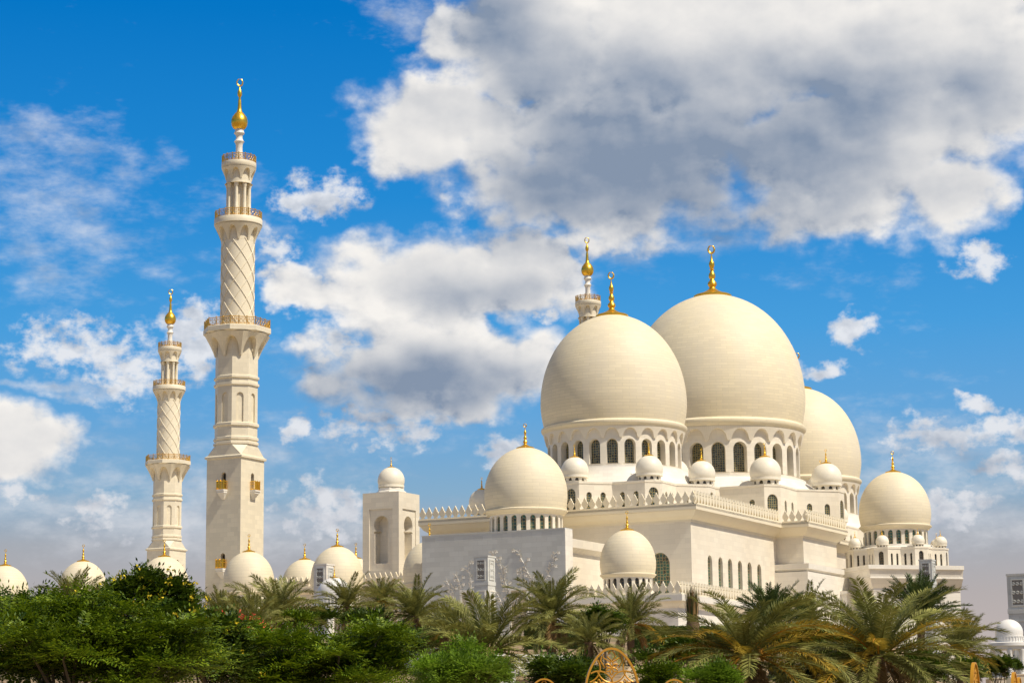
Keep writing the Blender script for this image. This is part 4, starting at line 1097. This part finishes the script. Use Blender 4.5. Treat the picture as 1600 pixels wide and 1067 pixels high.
def palm_crown(seed, L=3.6, n=46, emin=-35, emax=85, droop=70, width=.05, ll=.52, npl=82, gold=0.0, dead=6, main='palm'):
    rg = np.random.default_rng(seed); QS = []; IDX = []
    ga = PI * (3 - math.sqrt(5))
    for i in range(n + dead):
        isd = i >= n
        f = i / n if not isd else 0
        e = math.radians(emin + (emax - emin) * f ** .9 + rg.uniform(-7, 7)) if not isd else math.radians(rg.uniform(-70, -40))
        az = i * ga + rg.uniform(-.25, .25)
        l = L * rg.uniform(.82, 1.08) * (.8 if isd else (1 - .25 * max(0, f - .8) / .2))
        dr = math.radians(droop * rg.uniform(.7, 1.25)) * (1.0 if f < .75 else .75)
        S = 14; s = np.linspace(0, 1, S + 1)
        el = e - dr * s ** 1.6
        tw = az + rg.uniform(-.25, .25) * s
        d = np.stack([np.cos(el) * np.cos(tw), np.cos(el) * np.sin(tw), np.sin(el)], 1)
        P = np.vstack([[0, 0, 0], np.cumsum(d[:-1] * (l / S), 0)]) + np.array([math.cos(az) * .12, math.sin(az) * .12, rg.uniform(-.25, .15)])
        up = np.array([0, 0, 1.0]); side = nrm(np.cross(d, up + 0 * d)); nor = nrm(np.cross(side, d))
        roll = rg.uniform(-.6, .6)
        side, nor = side * math.cos(roll) + nor * math.sin(roll), nor * math.cos(roll) - side * math.sin(roll)
        mi = 1 if (f < .62 and rg.random() < gold * 1.7) else 0
        if isd: mi = 2
        # rachis: two crossing ribbons
        w = (.035 * (1 - s) + .008)[:, None]
        for ax in (side, nor):
            a, b = P - ax * w, P + ax * w
            QS.append(np.stack([a[:-1], b[:-1], b[1:], a[1:]], 1)); IDX += [(3 if mi == 1 and rg.random() < .6 else mi) if not isd else 2] * S
        t = np.linspace(.14, .995, npl) + rg.uniform(-.004, .004, npl)
        for sg in (-1, 1):
            k = t * S; i0 = np.clip(k.astype(int), 0, S - 1); fr = (k - i0)[:, None]
            B = P[i0] * (1 - fr) + P[i0 + 1] * fr; D = nrm(d[i0] * (1 - fr) + d[i0 + 1] * fr); Sd = side[i0]; Nn = nor[i0]
            lf = ll * (.45 + .62 * np.sin(np.clip(t * 1.02, 0, 1) * PI * .92) ** .7) * rg.uniform(.85, 1.15, npl)
            spread = (.95 - .45 * t + rg.uniform(-.12, .12, npl))[:, None]
            dirn = nrm(D * .75 + Sd * sg * spread + Nn * (rg.uniform(.0, .55, npl)[:, None]) - up * .08)
            wv = nrm(np.cross(dirn, Nn)) * (width * .5 * rg.uniform(.8, 1.25, npl))[:, None]
            T = B + dirn * lf[:, None] - up * (lf * .10)[:, None]
            m = B + dirn * (lf * .45)[:, None]
            QS.append(np.stack([B, m + wv, T, m - wv], 1)); IDX += [mi] * npl
    Q = np.concatenate(QS)
    return quads('crown', Q, [M[main], M['palm_gold'], M['dead'], M['stalk']], IDX)
def palm_trunk(seed, h, r=.24, flare=1.0):
    rg = random.Random(seed); mb = MB(); prof = []; n = max(10, int(h / .16))
    for i in range(n + 1):
        z = -1.2 + (h + 1.2) * i / n
        prof.append((r * (1.15 - .15 * i / n) * (1.0 if i % 2 else 1.16) * (flare if i > n - 6 else 1), z))
    mb.lathe(prof, 12, smooth=False); mb.v = [(x * (1 + rg.uniform(-.06, .06)), y * (1 + rg.uniform(-.06, .06)), z) for x, y, z in mb.v]
    return mb.mesh('trunk', M['trunk'])
CR = {
    'a': palm_crown(1, 3.6, 54, -28, 84, 62, .042),
    'b': palm_crown(2, 3.6, 48, -20, 86, 55, .042, gold=.12),
    'dark': palm_crown(3, 3.6, 60, 12, 88, 34, .045, main='palm_dark', dead=0),
    'gold': palm_crown(4, 4.0, 58, -30, 82, 72, .040, gold=.34, dead=6),
    'gold2': palm_crown(5, 4.2, 62, -32, 86, 62, .040, gold=.24, dead=6),
    'open': palm_crown(6, 3.6, 40, -25, 80, 58, .042),
}
def palm(px, py, Y, rad, kind, label, rz, group='date palms in the garden', tilt=0.0, sz=1.0, bunch=False):
    """crown centre at a bearing and height; the trunk stands on the ground below"""
    c = at(px, py, Y); zg = terrain_z(c.x, Y); base = CR[kind]
    t = wthing('date_palm', label, 'palm tree', (c.x, c.y, zg), group)
    k = rad / 3.6
    h = max(.5, c.z - zg)
    tr = bpy.data.objects.new('trunk', palm_trunk(int(px), h, .24 * max(.8, k))); COL.objects.link(tr); tr.parent = t
    cr = bpy.data.objects.new('crown', base); COL.objects.link(cr); cr.parent = t; cr.location = (0, 0, h); cr.rotation_euler = (tilt, 0, rz); cr.scale = (k, k, k * sz)
    if bunch:
        rg = np.random.default_rng(int(px)); Q = []
        for b in range(3):
            a0 = rg.uniform(0, 6.28); 
            for i in range(60):
                a = a0 + rg.uniform(-.5, .5); l = rg.uniform(.5, 1.0); p0 = np.array([0, 0, .1]); p1 = p0 + np.array([math.cos(a) * l * .5, math.sin(a) * l * .5, .35]); p2 = p1 + np.array([math.cos(a) * .25, math.sin(a) * .25, -l * .7])
                w = np.array([-math.sin(a), math.cos(a), 0]) * .02
                Q += [[p0 - w, p0 + w, p1 + w, p1 - w], [p1 - w, p1 + w, p2 + w, p2 - w]]
        fb = bpy.data.objects.new('date_bunch', quads('date_bunch', np.array(Q), [M['stalk']])); COL.objects.link(fb); fb.parent = t; fb.location = (0, 0, h); fb.scale = (k, k, k)
    return t
palm(1166, 1024, 76, 3.7, 'gold', 'big spreading date palm with yellowing fronds and orange stalks, low before the terrace', .3, bunch=True, sz=.72)
palm(1372, 1022, 80, 4.1, 'gold2', 'largest date palm with golden lower fronds below the corner pavilion', 1.9, sz=.66)
palm(1438, 968, 118, 2.7, 'dark', 'upright dark green date palm in front of the grey carved pylon', .8)
palm(1205, 978, 112, 2.4, 'dark', 'dark green date palm standing behind the yellowing palm below the six tall windows', 2.2)
palm(762, 1018, 88, 3.5, 'open', 'open grey green date palm in front of the screen wall and its pylon', .9)
palm(862, 962, 150, 3.7, 'a', 'dense round date palm at the right end of the grey screen wall', 2.0)
palm(985, 975, 130, 2.7, 'b', 'date palm just below the single dome of the terrace', 1.2)
palm(1262, 968, 122, 2.4, 'a', 'small date palm between two big yellowing palms, seen against white wall', .4)
palm(432, 968, 128, 3.6, 'open', 'tall loose date palm before two arcade domes, its fronds reaching highest', 2.6)
palm(345, 966, 170, 2.9, 'b', 'small grey green date palm left of the near minarets dome', .1)
palm(543, 948, 165, 2.9, 'a', 'date palm below the white kiosk dome with the gold finial', 1.0)
palm(597, 940, 185, 2.5, 'b', 'small date palm standing directly under the arch tower', 3.0)
palm(648, 962, 150, 3.1, 'a', 'leafy date palm at the left corner of the grey screen wall', .5)
palm(112, 945, 150, 2.9, 'b', 'date palm in front of the second arcade dome from the left edge', 1.7)
palm(160, 938, 175, 1.9, 'a', 'little date palm beside the yellow flowered tree, close to the left arcade', .9)
palm(395, 985, 110, 2.4, 'b', 'low date palm fringed by red flowers beneath the near minaret', .2)
palm(700, 985, 120, 1.9, 'b', 'low spreading date palm over the white retaining wall', 2.9)
palm(1500, 1018, 105, 2.3, 'b', 'date palm with pale pointing fronds left of the round kiosk', .6)
palm(920, 1002, 112, 2.2, 'open', 'low date palm above the tall gold garden ornament', 1.1)

# a palm newly planted, its fronds still tied upright
c = at(1083, 990, 118); zg = terrain_z(c.x, 118)
t = wthing('tied_palm', 'young palm with its fronds bound up in a narrow bundle before the terrace corner', 'palm tree', (c.x, c.y, zg))
h = at(1083, 962, 118).z - zg
tr = bpy.data.objects.new('trunk', palm_trunk(77, h, .30)); COL.objects.link(tr); tr.parent = t
rg = np.random.default_rng(9); Q = []; I = []
for i in range(260):
    a = rg.uniform(0, 2 * PI); r = .30 * math.sqrt(rg.random()); l = rg.uniform(.9, 1.55); z0 = rg.uniform(-.5, .2)
    p0 = np.array([r * math.cos(a), r * math.sin(a), z0]); p2 = p0 + np.array([math.cos(a) * rg.uniform(0, .22), math.sin(a) * rg.uniform(0, .22), l]); w = np.array([-math.sin(a), math.cos(a), 0]) * .03
    Q.append([p0 - w, p0 + w, p2 + w * .3, p2 - w * .3]); I.append(0 if rg.random() < .4 else 2)
cr = bpy.data.objects.new('crown', quads('crown', np.array(Q), [M['palm_dark'], M['palm_gold'], M['dead']], I)); COL.objects.link(cr); cr.parent = t; cr.location = (0, 0, h)

def sprays(seed, lobes, n, ls, lw, npair, sl, flat=.5, up=.35, flower=0.0, fsize=.07, shell=.55):
    """leaf sprays scattered through ellipsoid lobes (cx,cy,cz,rx,ry,rz)"""
    rg = np.random.default_rng(seed); lobes = np.array(lobes, float)
    wts = (lobes[:, 3] * lobes[:, 4] + lobes[:, 3] * lobes[:, 5]); wts /= wts.sum()
    li = rg.choice(len(lobes), n, p=wts); Lb = lobes[li]
    v = nrm(rg.normal(size=(n, 3))); v[:, 2] = np.where(v[:, 2] < -.35, -v[:, 2], v[:, 2])
    rad = (shell + (1.04 - shell) * rg.random(n) ** .6)[:, None]
    C = Lb[:, :3] + v * Lb[:, 3:] * rad
    out = nrm(v / Lb[:, 3:])
    d = nrm(out * np.array([1, 1, flat]) + rg.normal(size=(n, 3)) * np.array([.55, .55, .28 * min(1, flat * 2)]) + np.array([0, 0, up * .5]))
    side = nrm(np.cross(d, np.array([0, 0, 1.0]) + rg.normal(size=(n, 3)) * .25)); nor = nrm(np.cross(side, d))
    sz_ = rg.uniform(.6, 1.4, n); L = sl * sz_ * rg.uniform(.85, 1.15, n)
    QS = []
    for k in range(npair):
        t = (k + .6) / npair; B = C + d * (L * t)[:, None] - np.array([0, 0, 1.0]) * (L * .22 * t * t)[:, None]
        for sg in (-1, 1):
            l = ls * (1 - .45 * abs(t - .45) * 1.6) * rg.uniform(.85, 1.15, n) * sz_
            dr = nrm(d * .55 + side * sg + nor * rg.uniform(-.25, .35, n)[:, None] - np.array([0, 0, .18]))
            w = nrm(np.cross(dr, nor)) * (lw * .5 * sz_)[:, None]
            T = B + dr * l[:, None]; m = B + dr * (l * .5)[:, None]
            QS.append(np.stack([B, m + w, T, m - w], 1))
    T = C + d * L[:, None]; w = side * (lw * .5)
    QS.append(np.stack([T, T + d * ls * .5 + w, T + d * ls, T + d * ls * .5 - w], 1))
    Q = np.concatenate(QS)
    fl = None
    if flower > 0:
        m = int(n * flower); ii = rg.choice(n, m)
        cc = C[ii] + out[ii] * .12 + d[ii] * L[ii][:, None]
        FQ = []
        for _ in range(7):
            p = cc + rg.normal(size=(m, 3)) * fsize * 1.1
            a = nrm(rg.normal(size=(m, 3))) * fsize; b = nrm(np.cross(a, rg.normal(size=(m, 3)))) * fsize * .8
            FQ.append(np.stack([p - a, p - b, p + a, p + b], 1))
        fl = np.concatenate(FQ)
    return Q, fl
def limbs(seed, lobes, base, r0):
    rg = random.Random(seed); mb = MB(); B = Vector(base)
    zl = min(l[2] for l in lobes); fork = Vector((B.x, B.y, B.z + (zl - B.z) * .45))
    mb.tube([B + Vector((0, 0, -.6)), B + Vector((rg.uniform(-.1, .1), 0, (fork.z - B.z) * .5)), fork], [r0 * 1.2, r0, r0 * .85], 8)
    for l in lobes:
        e = Vector(l[:3]); m = (fork + e) / 2 + Vector((rg.uniform(-.3, .3), rg.uniform(-.3, .3), -.15 * (e - fork).length))
        mb.tube([fork, m, e, e + Vector((rg.uniform(-.3, .3), rg.uniform(-.3, .3), l[5] * .6))], [r0 * .6, r0 * .42, r0 * .24, r0 * .08], 6)
    return mb.mesh('trunk', M['bark'])
def bush(name, label, cat, px, py, Y, rx, rz, seed, mat, n, ls, lw, npair, sl, nl=9, ry=None, flat=.5, flower=0.0, fmat='yellow', shell=.55, group=None, extra=(), layers=False, fs=.05):
    """crown centre at (px, py), half-width and half-height in picture units turned into metres at that distance"""
    s = Y / FP * 1.02; c = at(px, py, Y); zg = terrain_z(c.x, Y); rg = random.Random(seed)
    RX, RZ = rx * s, rz * s; RYy = ry if ry else min(RX, 2.2); lobes = []
    for i in range(nl):
        a = rg.uniform(0, 2 * PI); q = math.sqrt(rg.random()) * .85; zz = rg.uniform(-.55, .55)
        k = rg.uniform(.17, .36) if layers else rg.uniform(.24, .48)
        lobes.append((q * math.cos(a) * RX, q * math.sin(a) * RYy, c.z - zg + zz * RZ * (1 - .4 * q), RX * k, RYy * k, RZ * k * (.42 if layers else .85)))
    for ex, ey, rx2, rz2 in extra:
        e = at(ex, ey, Y); lobes.append((e.x - c.x, rg.uniform(-.4, .4), e.z - zg, rx2 * s, min(rx2 * s, 1.2), rz2 * s))
    t = wthing(name, label, cat, (c.x, c.y, zg), group)
    Q, fl = sprays(seed, lobes, n, ls, lw, npair, sl, flat, .35, flower, fs, shell)
    cr = bpy.data.objects.new('crown', quads('crown', Q, [M[mat]])); COL.objects.link(cr); cr.parent = t
    tr = bpy.data.objects.new('trunk', limbs(seed, lobes, (0, 0, 0), .06 + .02 * RX)); COL.objects.link(tr); tr.parent = t
    if fl is not None:
        f = bpy.data.objects.new('blossom', quads('blossom', fl, [M[fmat]])); COL.objects.link(f); f.parent = t
    return t
bush('feathery_tree', 'broad feathery green tree filling the lower left corner', 'tree', 120, 1040, 60, 190, 92, 21, 'leaf', 6200, .17, .052, 7, .66, 22, 3.0, .15, layers=True, shell=.3, extra=((240, 1008, 70, 30), (30, 1005, 60, 30), (290, 1040, 55, 30), (100, 975, 90, 14), (60, 1050, 90, 24), (200, 1055, 80, 22), (95, 950, 40, 9), (200, 962, 36, 10), (20, 968, 34, 10), (150, 938, 26, 7), (310, 985, 30, 9)))
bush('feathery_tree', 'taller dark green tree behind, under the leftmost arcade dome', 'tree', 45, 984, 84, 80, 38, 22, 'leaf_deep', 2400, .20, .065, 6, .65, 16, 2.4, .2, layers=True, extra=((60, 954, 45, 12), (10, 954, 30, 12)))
bush('flowering_tree', 'dark leafy tree topped with yellow flower clusters before the third arcade dome', 'tree', 247, 974, 72, 58, 40, 23, 'leaf_deep', 2700, .17, .075, 5, .42, 10, 1.5, .5, .04, extra=((205, 928, 30, 14), (278, 928, 16, 14), (232, 914, 20, 12), (216, 937, 24, 20), (262, 937, 22, 18), (170, 950, 32, 12), (290, 947, 14, 16)))
bush('flowering_shrub', 'dark shrub with a few yellow blooms right of the broad feathery tree', 'shrub', 325, 1025, 66, 48, 62, 24, 'leaf_deep', 2400, .15, .07, 5, .40, 10, 1.5, .5, .016, extra=((352, 990, 20, 20), (365, 1050, 22, 25)))
bush('feathery_tree', 'feathery green tree in the lower centre left, spreading flat layers', 'tree', 512, 1045, 68, 125, 62, 25, 'leaf', 4200, .17, .052, 7, .62, 19, 2.4, .15, layers=True, shell=.3, extra=((590, 1000, 50, 20), (440, 1015, 60, 22), (400, 1060, 40, 20), (600, 1055, 40, 25)))
bush('feathery_tree', 'deep green feathery tree right beside the flat layered tree', 'tree', 590, 1020, 82, 60, 42, 26, 'leaf_deep', 2000, .18, .06, 6, .55, 16, 2.0, .2, layers=True)
bush('leafy_bush', 'bright light green bush at the bottom below the middle palm', 'bush', 712, 1062, 54, 82, 34, 27, 'leaf_bright', 2600, .10, .045, 5, .32, 10, 1.4, .6, extra=((725, 1022, 22, 16), (770, 1050, 20, 16)))
bush('dark_shrub', 'dark green shrub left of the tall gold garden ornament', 'shrub', 888, 1052, 70, 48, 34, 28, 'leaf_deep', 1700, .15, .06, 6, .42, 8, 1.4, .4)
bush('young_tree', 'young dark conifer like tree above the tall gold garden ornament', 'tree', 945, 972, 120, 26, 42, 29, 'leaf_deep', 1000, .22, .08, 6, .6, 9, 1.0, .2, layers=True)
bush('small_bush', 'small green bush between two gold garden ornaments at the bottom', 'bush', 1030, 1064, 72, 30, 22, 30, 'leaf', 800, .12, .05, 5, .35, 6, .8, .5)
bush('small_bush', 'low green bush at the foot of the yellowing date palm', 'bush', 1118, 1062, 70, 44, 22, 31, 'leaf_bright', 1000, .12, .05, 5, .35, 7, .9, .5)
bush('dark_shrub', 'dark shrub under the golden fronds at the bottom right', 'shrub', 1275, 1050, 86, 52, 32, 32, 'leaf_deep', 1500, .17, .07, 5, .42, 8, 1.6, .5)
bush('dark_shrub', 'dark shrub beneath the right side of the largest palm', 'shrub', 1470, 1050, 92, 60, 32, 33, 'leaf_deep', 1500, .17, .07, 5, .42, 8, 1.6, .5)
bush('round_shrub', 'clipped round green shrub before the columns of the round kiosk', 'shrub', 1560, 1046, 175, 22, 20, 34, 'leaf_deep', 900, .22, .10, 5, .42, 7, 1.2, .6)
bush('round_shrub', 'small green shrub seen through the columns of the round kiosk', 'shrub', 1590, 1042, 230, 12, 14, 35, 'leaf_deep', 400, .22, .10, 5, .42, 4, .8, .6)
bush('red_flowered_shrub', 'shrub with red blossoms between palms beneath the near minaret', 'shrub', 378, 990, 98, 34, 26, 36, 'leaf', 900, .14, .06, 5, .38, 7, 1.0, .5, .12, 'red')
bush('leafy_bush', 'bright green bush in front of the tall loose palm', 'bush', 462, 972, 112, 26, 16, 37, 'leaf', 700, .15, .06, 5, .38, 6, .8, .5)
bush('dry_shrub', 'pale grassy shrub with a few yellow blooms left of the flat layered tree', 'shrub', 392, 1035, 74, 34, 40, 38, 'palm', 1000, .22, .03, 4, .45, 7, 1.0, 1.0, .02)
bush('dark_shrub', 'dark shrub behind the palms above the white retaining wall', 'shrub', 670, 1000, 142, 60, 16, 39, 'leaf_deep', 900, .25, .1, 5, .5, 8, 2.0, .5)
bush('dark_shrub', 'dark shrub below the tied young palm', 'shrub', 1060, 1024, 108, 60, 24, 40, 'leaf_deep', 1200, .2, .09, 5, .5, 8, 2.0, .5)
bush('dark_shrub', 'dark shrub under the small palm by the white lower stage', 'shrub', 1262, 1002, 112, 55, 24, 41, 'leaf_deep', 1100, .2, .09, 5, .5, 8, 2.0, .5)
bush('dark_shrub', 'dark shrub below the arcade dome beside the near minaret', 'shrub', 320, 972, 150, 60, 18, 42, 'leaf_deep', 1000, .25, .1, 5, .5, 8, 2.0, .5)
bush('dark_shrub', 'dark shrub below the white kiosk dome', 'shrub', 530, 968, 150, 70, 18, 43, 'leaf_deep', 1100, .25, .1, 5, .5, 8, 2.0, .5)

def hedge(px0, px1, py, Y0, Y1, hgt, label, seed, th=1.6):
    a, b = at(px0, py, Y0), at(px1, py, Y1); rg = np.random.default_rng(seed); n = int((b - a).length * 330)
    mid = (a + b) / 2
    d = np.array(b - a); L = np.linalg.norm(d[:2]); d /= np.linalg.norm(d); nn = np.array([-d[1], d[0], 0]); nn /= np.linalg.norm(nn)
    u = rg.uniform(-.5, .5, n) * L; face = rg.random(n)
    top = face < .4
    w = np.where(top, rg.uniform(0, th, n), rg.uniform(0, .12, n)); z = np.where(top, rg.uniform(-.1, .03, n), -rg.random(n) * hgt)
    P = d * u[:, None] + nn * w[:, None] + np.array([0, 0, 1.0]) * z[:, None]
    x = nrm(rg.normal(size=(n, 3))) * .11; y = nrm(np.cross(x, rg.normal(size=(n, 3)))) * .08
    me = quads('hedge', np.stack([P - x, P - y, P + x, P + y], 1), [M['hedge']])
    o = wmesh('hedge', me, None, label, 'hedge', mid)
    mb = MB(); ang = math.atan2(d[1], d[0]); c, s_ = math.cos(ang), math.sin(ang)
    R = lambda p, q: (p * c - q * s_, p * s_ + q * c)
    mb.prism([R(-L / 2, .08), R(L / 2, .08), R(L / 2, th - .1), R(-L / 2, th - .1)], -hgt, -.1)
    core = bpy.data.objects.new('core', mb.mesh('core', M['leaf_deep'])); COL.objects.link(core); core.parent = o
hedge(590, 706, 978, 195, 190, 2.4, 'clipped hedge with a sunlit top behind palms left of the screen wall', 51)
hedge(818, 905, 975, 180, 178, 2.6, 'clipped hedge with a sunlit top right of the screen wall', 52)
hedge(985, 1140, 978, 170, 168, 2.6, 'long clipped hedge below the white terrace wall', 53)
hedge(1140, 1340, 985, 170, 160, 2.6, 'long clipped hedge behind the palms at the right', 54)

# ------------------------------------------------------------------ gold garden ornaments
def ornament(px, py_top, Y, hw, label, rz, hgt=None):
    c = at(px, py_top, Y); zg = terrain_z(c.x, Y); 
    t = wthing('garden_ornament', label, 'garden ornament', (c.x, c.y, zg), 'gold pointed garden ornaments', rz)
    zt = c.z - zg; hh = hw * 1.65; zc = zt - hh
    def egg(k, n=48):
        pts = []
        for i in range(n):
            a = 2 * PI * i / n + PI / 2
            x = hw * k * math.copysign(abs(math.cos(a)) ** .92, math.cos(a)); z = math.sin(a)
            pts.append((x, 0, zc + hh * (k if k == 1 else 1 - (1 - k) * .62) * (z if z < 0 else z * .9 + .1 * z ** 6)))
        return pts
    o, i_ = egg(1), egg(.925); n = len(o); dp = .036 * hw / .7 * 1.6
    mb = MB(); V = [(x, -dp, z) for x, y, z in o] + [(x, -dp, z) for x, y, z in i_] + [(x, dp, z) for x, y, z in o] + [(x, dp, z) for x, y, z in i_]
    f = []
    for a in range(n):
        b = (a + 1) % n
        f += [(a, b, n + b, n + a), (2 * n + a, 3 * n + a, 3 * n + b, 2 * n + b), (a, 2 * n + a, 2 * n + b, b), (n + a, n + b, 3 * n + b, 3 * n + a)]
    mb.add(V, f); mb.box(-hw * .35, hw * .35, -dp * 1.1, dp * 1.1, -.3, max(.05, zc - hh + .06))
    fo = bpy.data.objects.new('frame', mb.mesh('frame', M['ochre'])); COL.objects.link(fo); fo.parent = t
    mb = MB(); r = .018 * hw / .7 * 1.1
    def tube(pts):
        run = []
        for p in list(pts) + [None]:
            if p is not None and inside(p[0] * .98, p[1]): run.append(p)
            else:
                if len(run) > 1: mb.tube([(x, 0, z) for x, z in run], r, 5)
                run = []
    def inside(x, z):
        q = (z - zc) / hh
        return abs(q) < 1 and abs(x) < hw * .87 * math.sqrt(max(0, 1 - q * q)) 
    def flower(fx, fz, R, n=6, rot=0):
        for k in range(n):
            a = 2 * PI * k / n + rot; d = (math.cos(a), math.sin(a)); p = (-d[1], d[0]); pts = []
            for i in range(13):
                s_ = i / 12; q = s_ * 2 if s_ <= .5 else 2 - 2 * s_; sg = 1 if s_ <= .5 else -1
                w = .23 * R * math.sin(PI * q) ** .8 * sg
                pts.append((fx + d[0] * R * q + p[0] * w, fz + d[1] * R * q + p[1] * w))
            tube(pts)
    def arc(cx, cz, R, a0, a1, n=18):
        pts = [(cx + R * math.cos(a0 + (a1 - a0) * i / n), cz + R * math.sin(a0 + (a1 - a0) * i / n)) for i in range(n + 1)]
        run = []
        for p in pts:
            if inside(*p): run.append(p)
            else:
                if len(run) > 1: tube(run)
                run = []
        if len(run) > 1: tube(run)
    fz = zt - hw * .72
    for k in range(0, 4):
        z = fz - k * hw * 1.26
        if z > zc - hh * .9: flower(0, z, hw * .25, 6, PI / 6)
        for sx in (-1, 1):
            zz = z - hw * .63
            flower(sx * hw * .47, zz, hw * .23, 6, PI / 6)
            arc(sx * hw * .47, zz, hw * .52, 0, 2 * PI, 44)
            arc(sx * hw * .94, z, hw * .52, 0, 2 * PI, 44)
        arc(0, z, hw * .52, PI * 1.06, PI * 1.94, 24)
    for sx in (-1, 1):
        tube([(sx * hw * .02, fz + hw * .26), (sx * hw * .15, fz + hw * .40), (sx * hw * .10, fz + hw * .52), (sx * hw * .03, fz + hw * .60)])
        tube([(sx * hw * .02, fz + hw * .20), (sx * hw * .30, fz + hw * .36), (sx * hw * .27, fz + hw * .50)])
        tube([(sx * hw * .25, fz), (sx * hw * .40, fz + hw * .25), (sx * hw * .36, fz + hw * .42)])
    po = bpy.data.objects.new('tracery', mb.mesh('tracery', M['ochre'])); COL.objects.link(po); po.parent = t
ornament(955, 1011, 60, .77, 'tall gold pointed garden ornament with flower tracery facing the camera', .12)
ornament(850, 1059, 64, .62, 'gold garden ornament whose tip shows beside the dark shrub', .1)
ornament(1053, 1060, 64, .62, 'gold garden ornament whose tip shows below the yellowing palm', .1)
ornament(1522, 1034, 66, .62, 'gold garden ornament turned almost edge on left of the kiosk', R_(68))
ornament(1584, 1049, 72, .6, 'gold garden ornament turned edge on under the kiosk columns', R_(69))
ornament(1592, 1057, 78, .55, 'smaller gold garden ornament edge on at the right edge', R_(70))
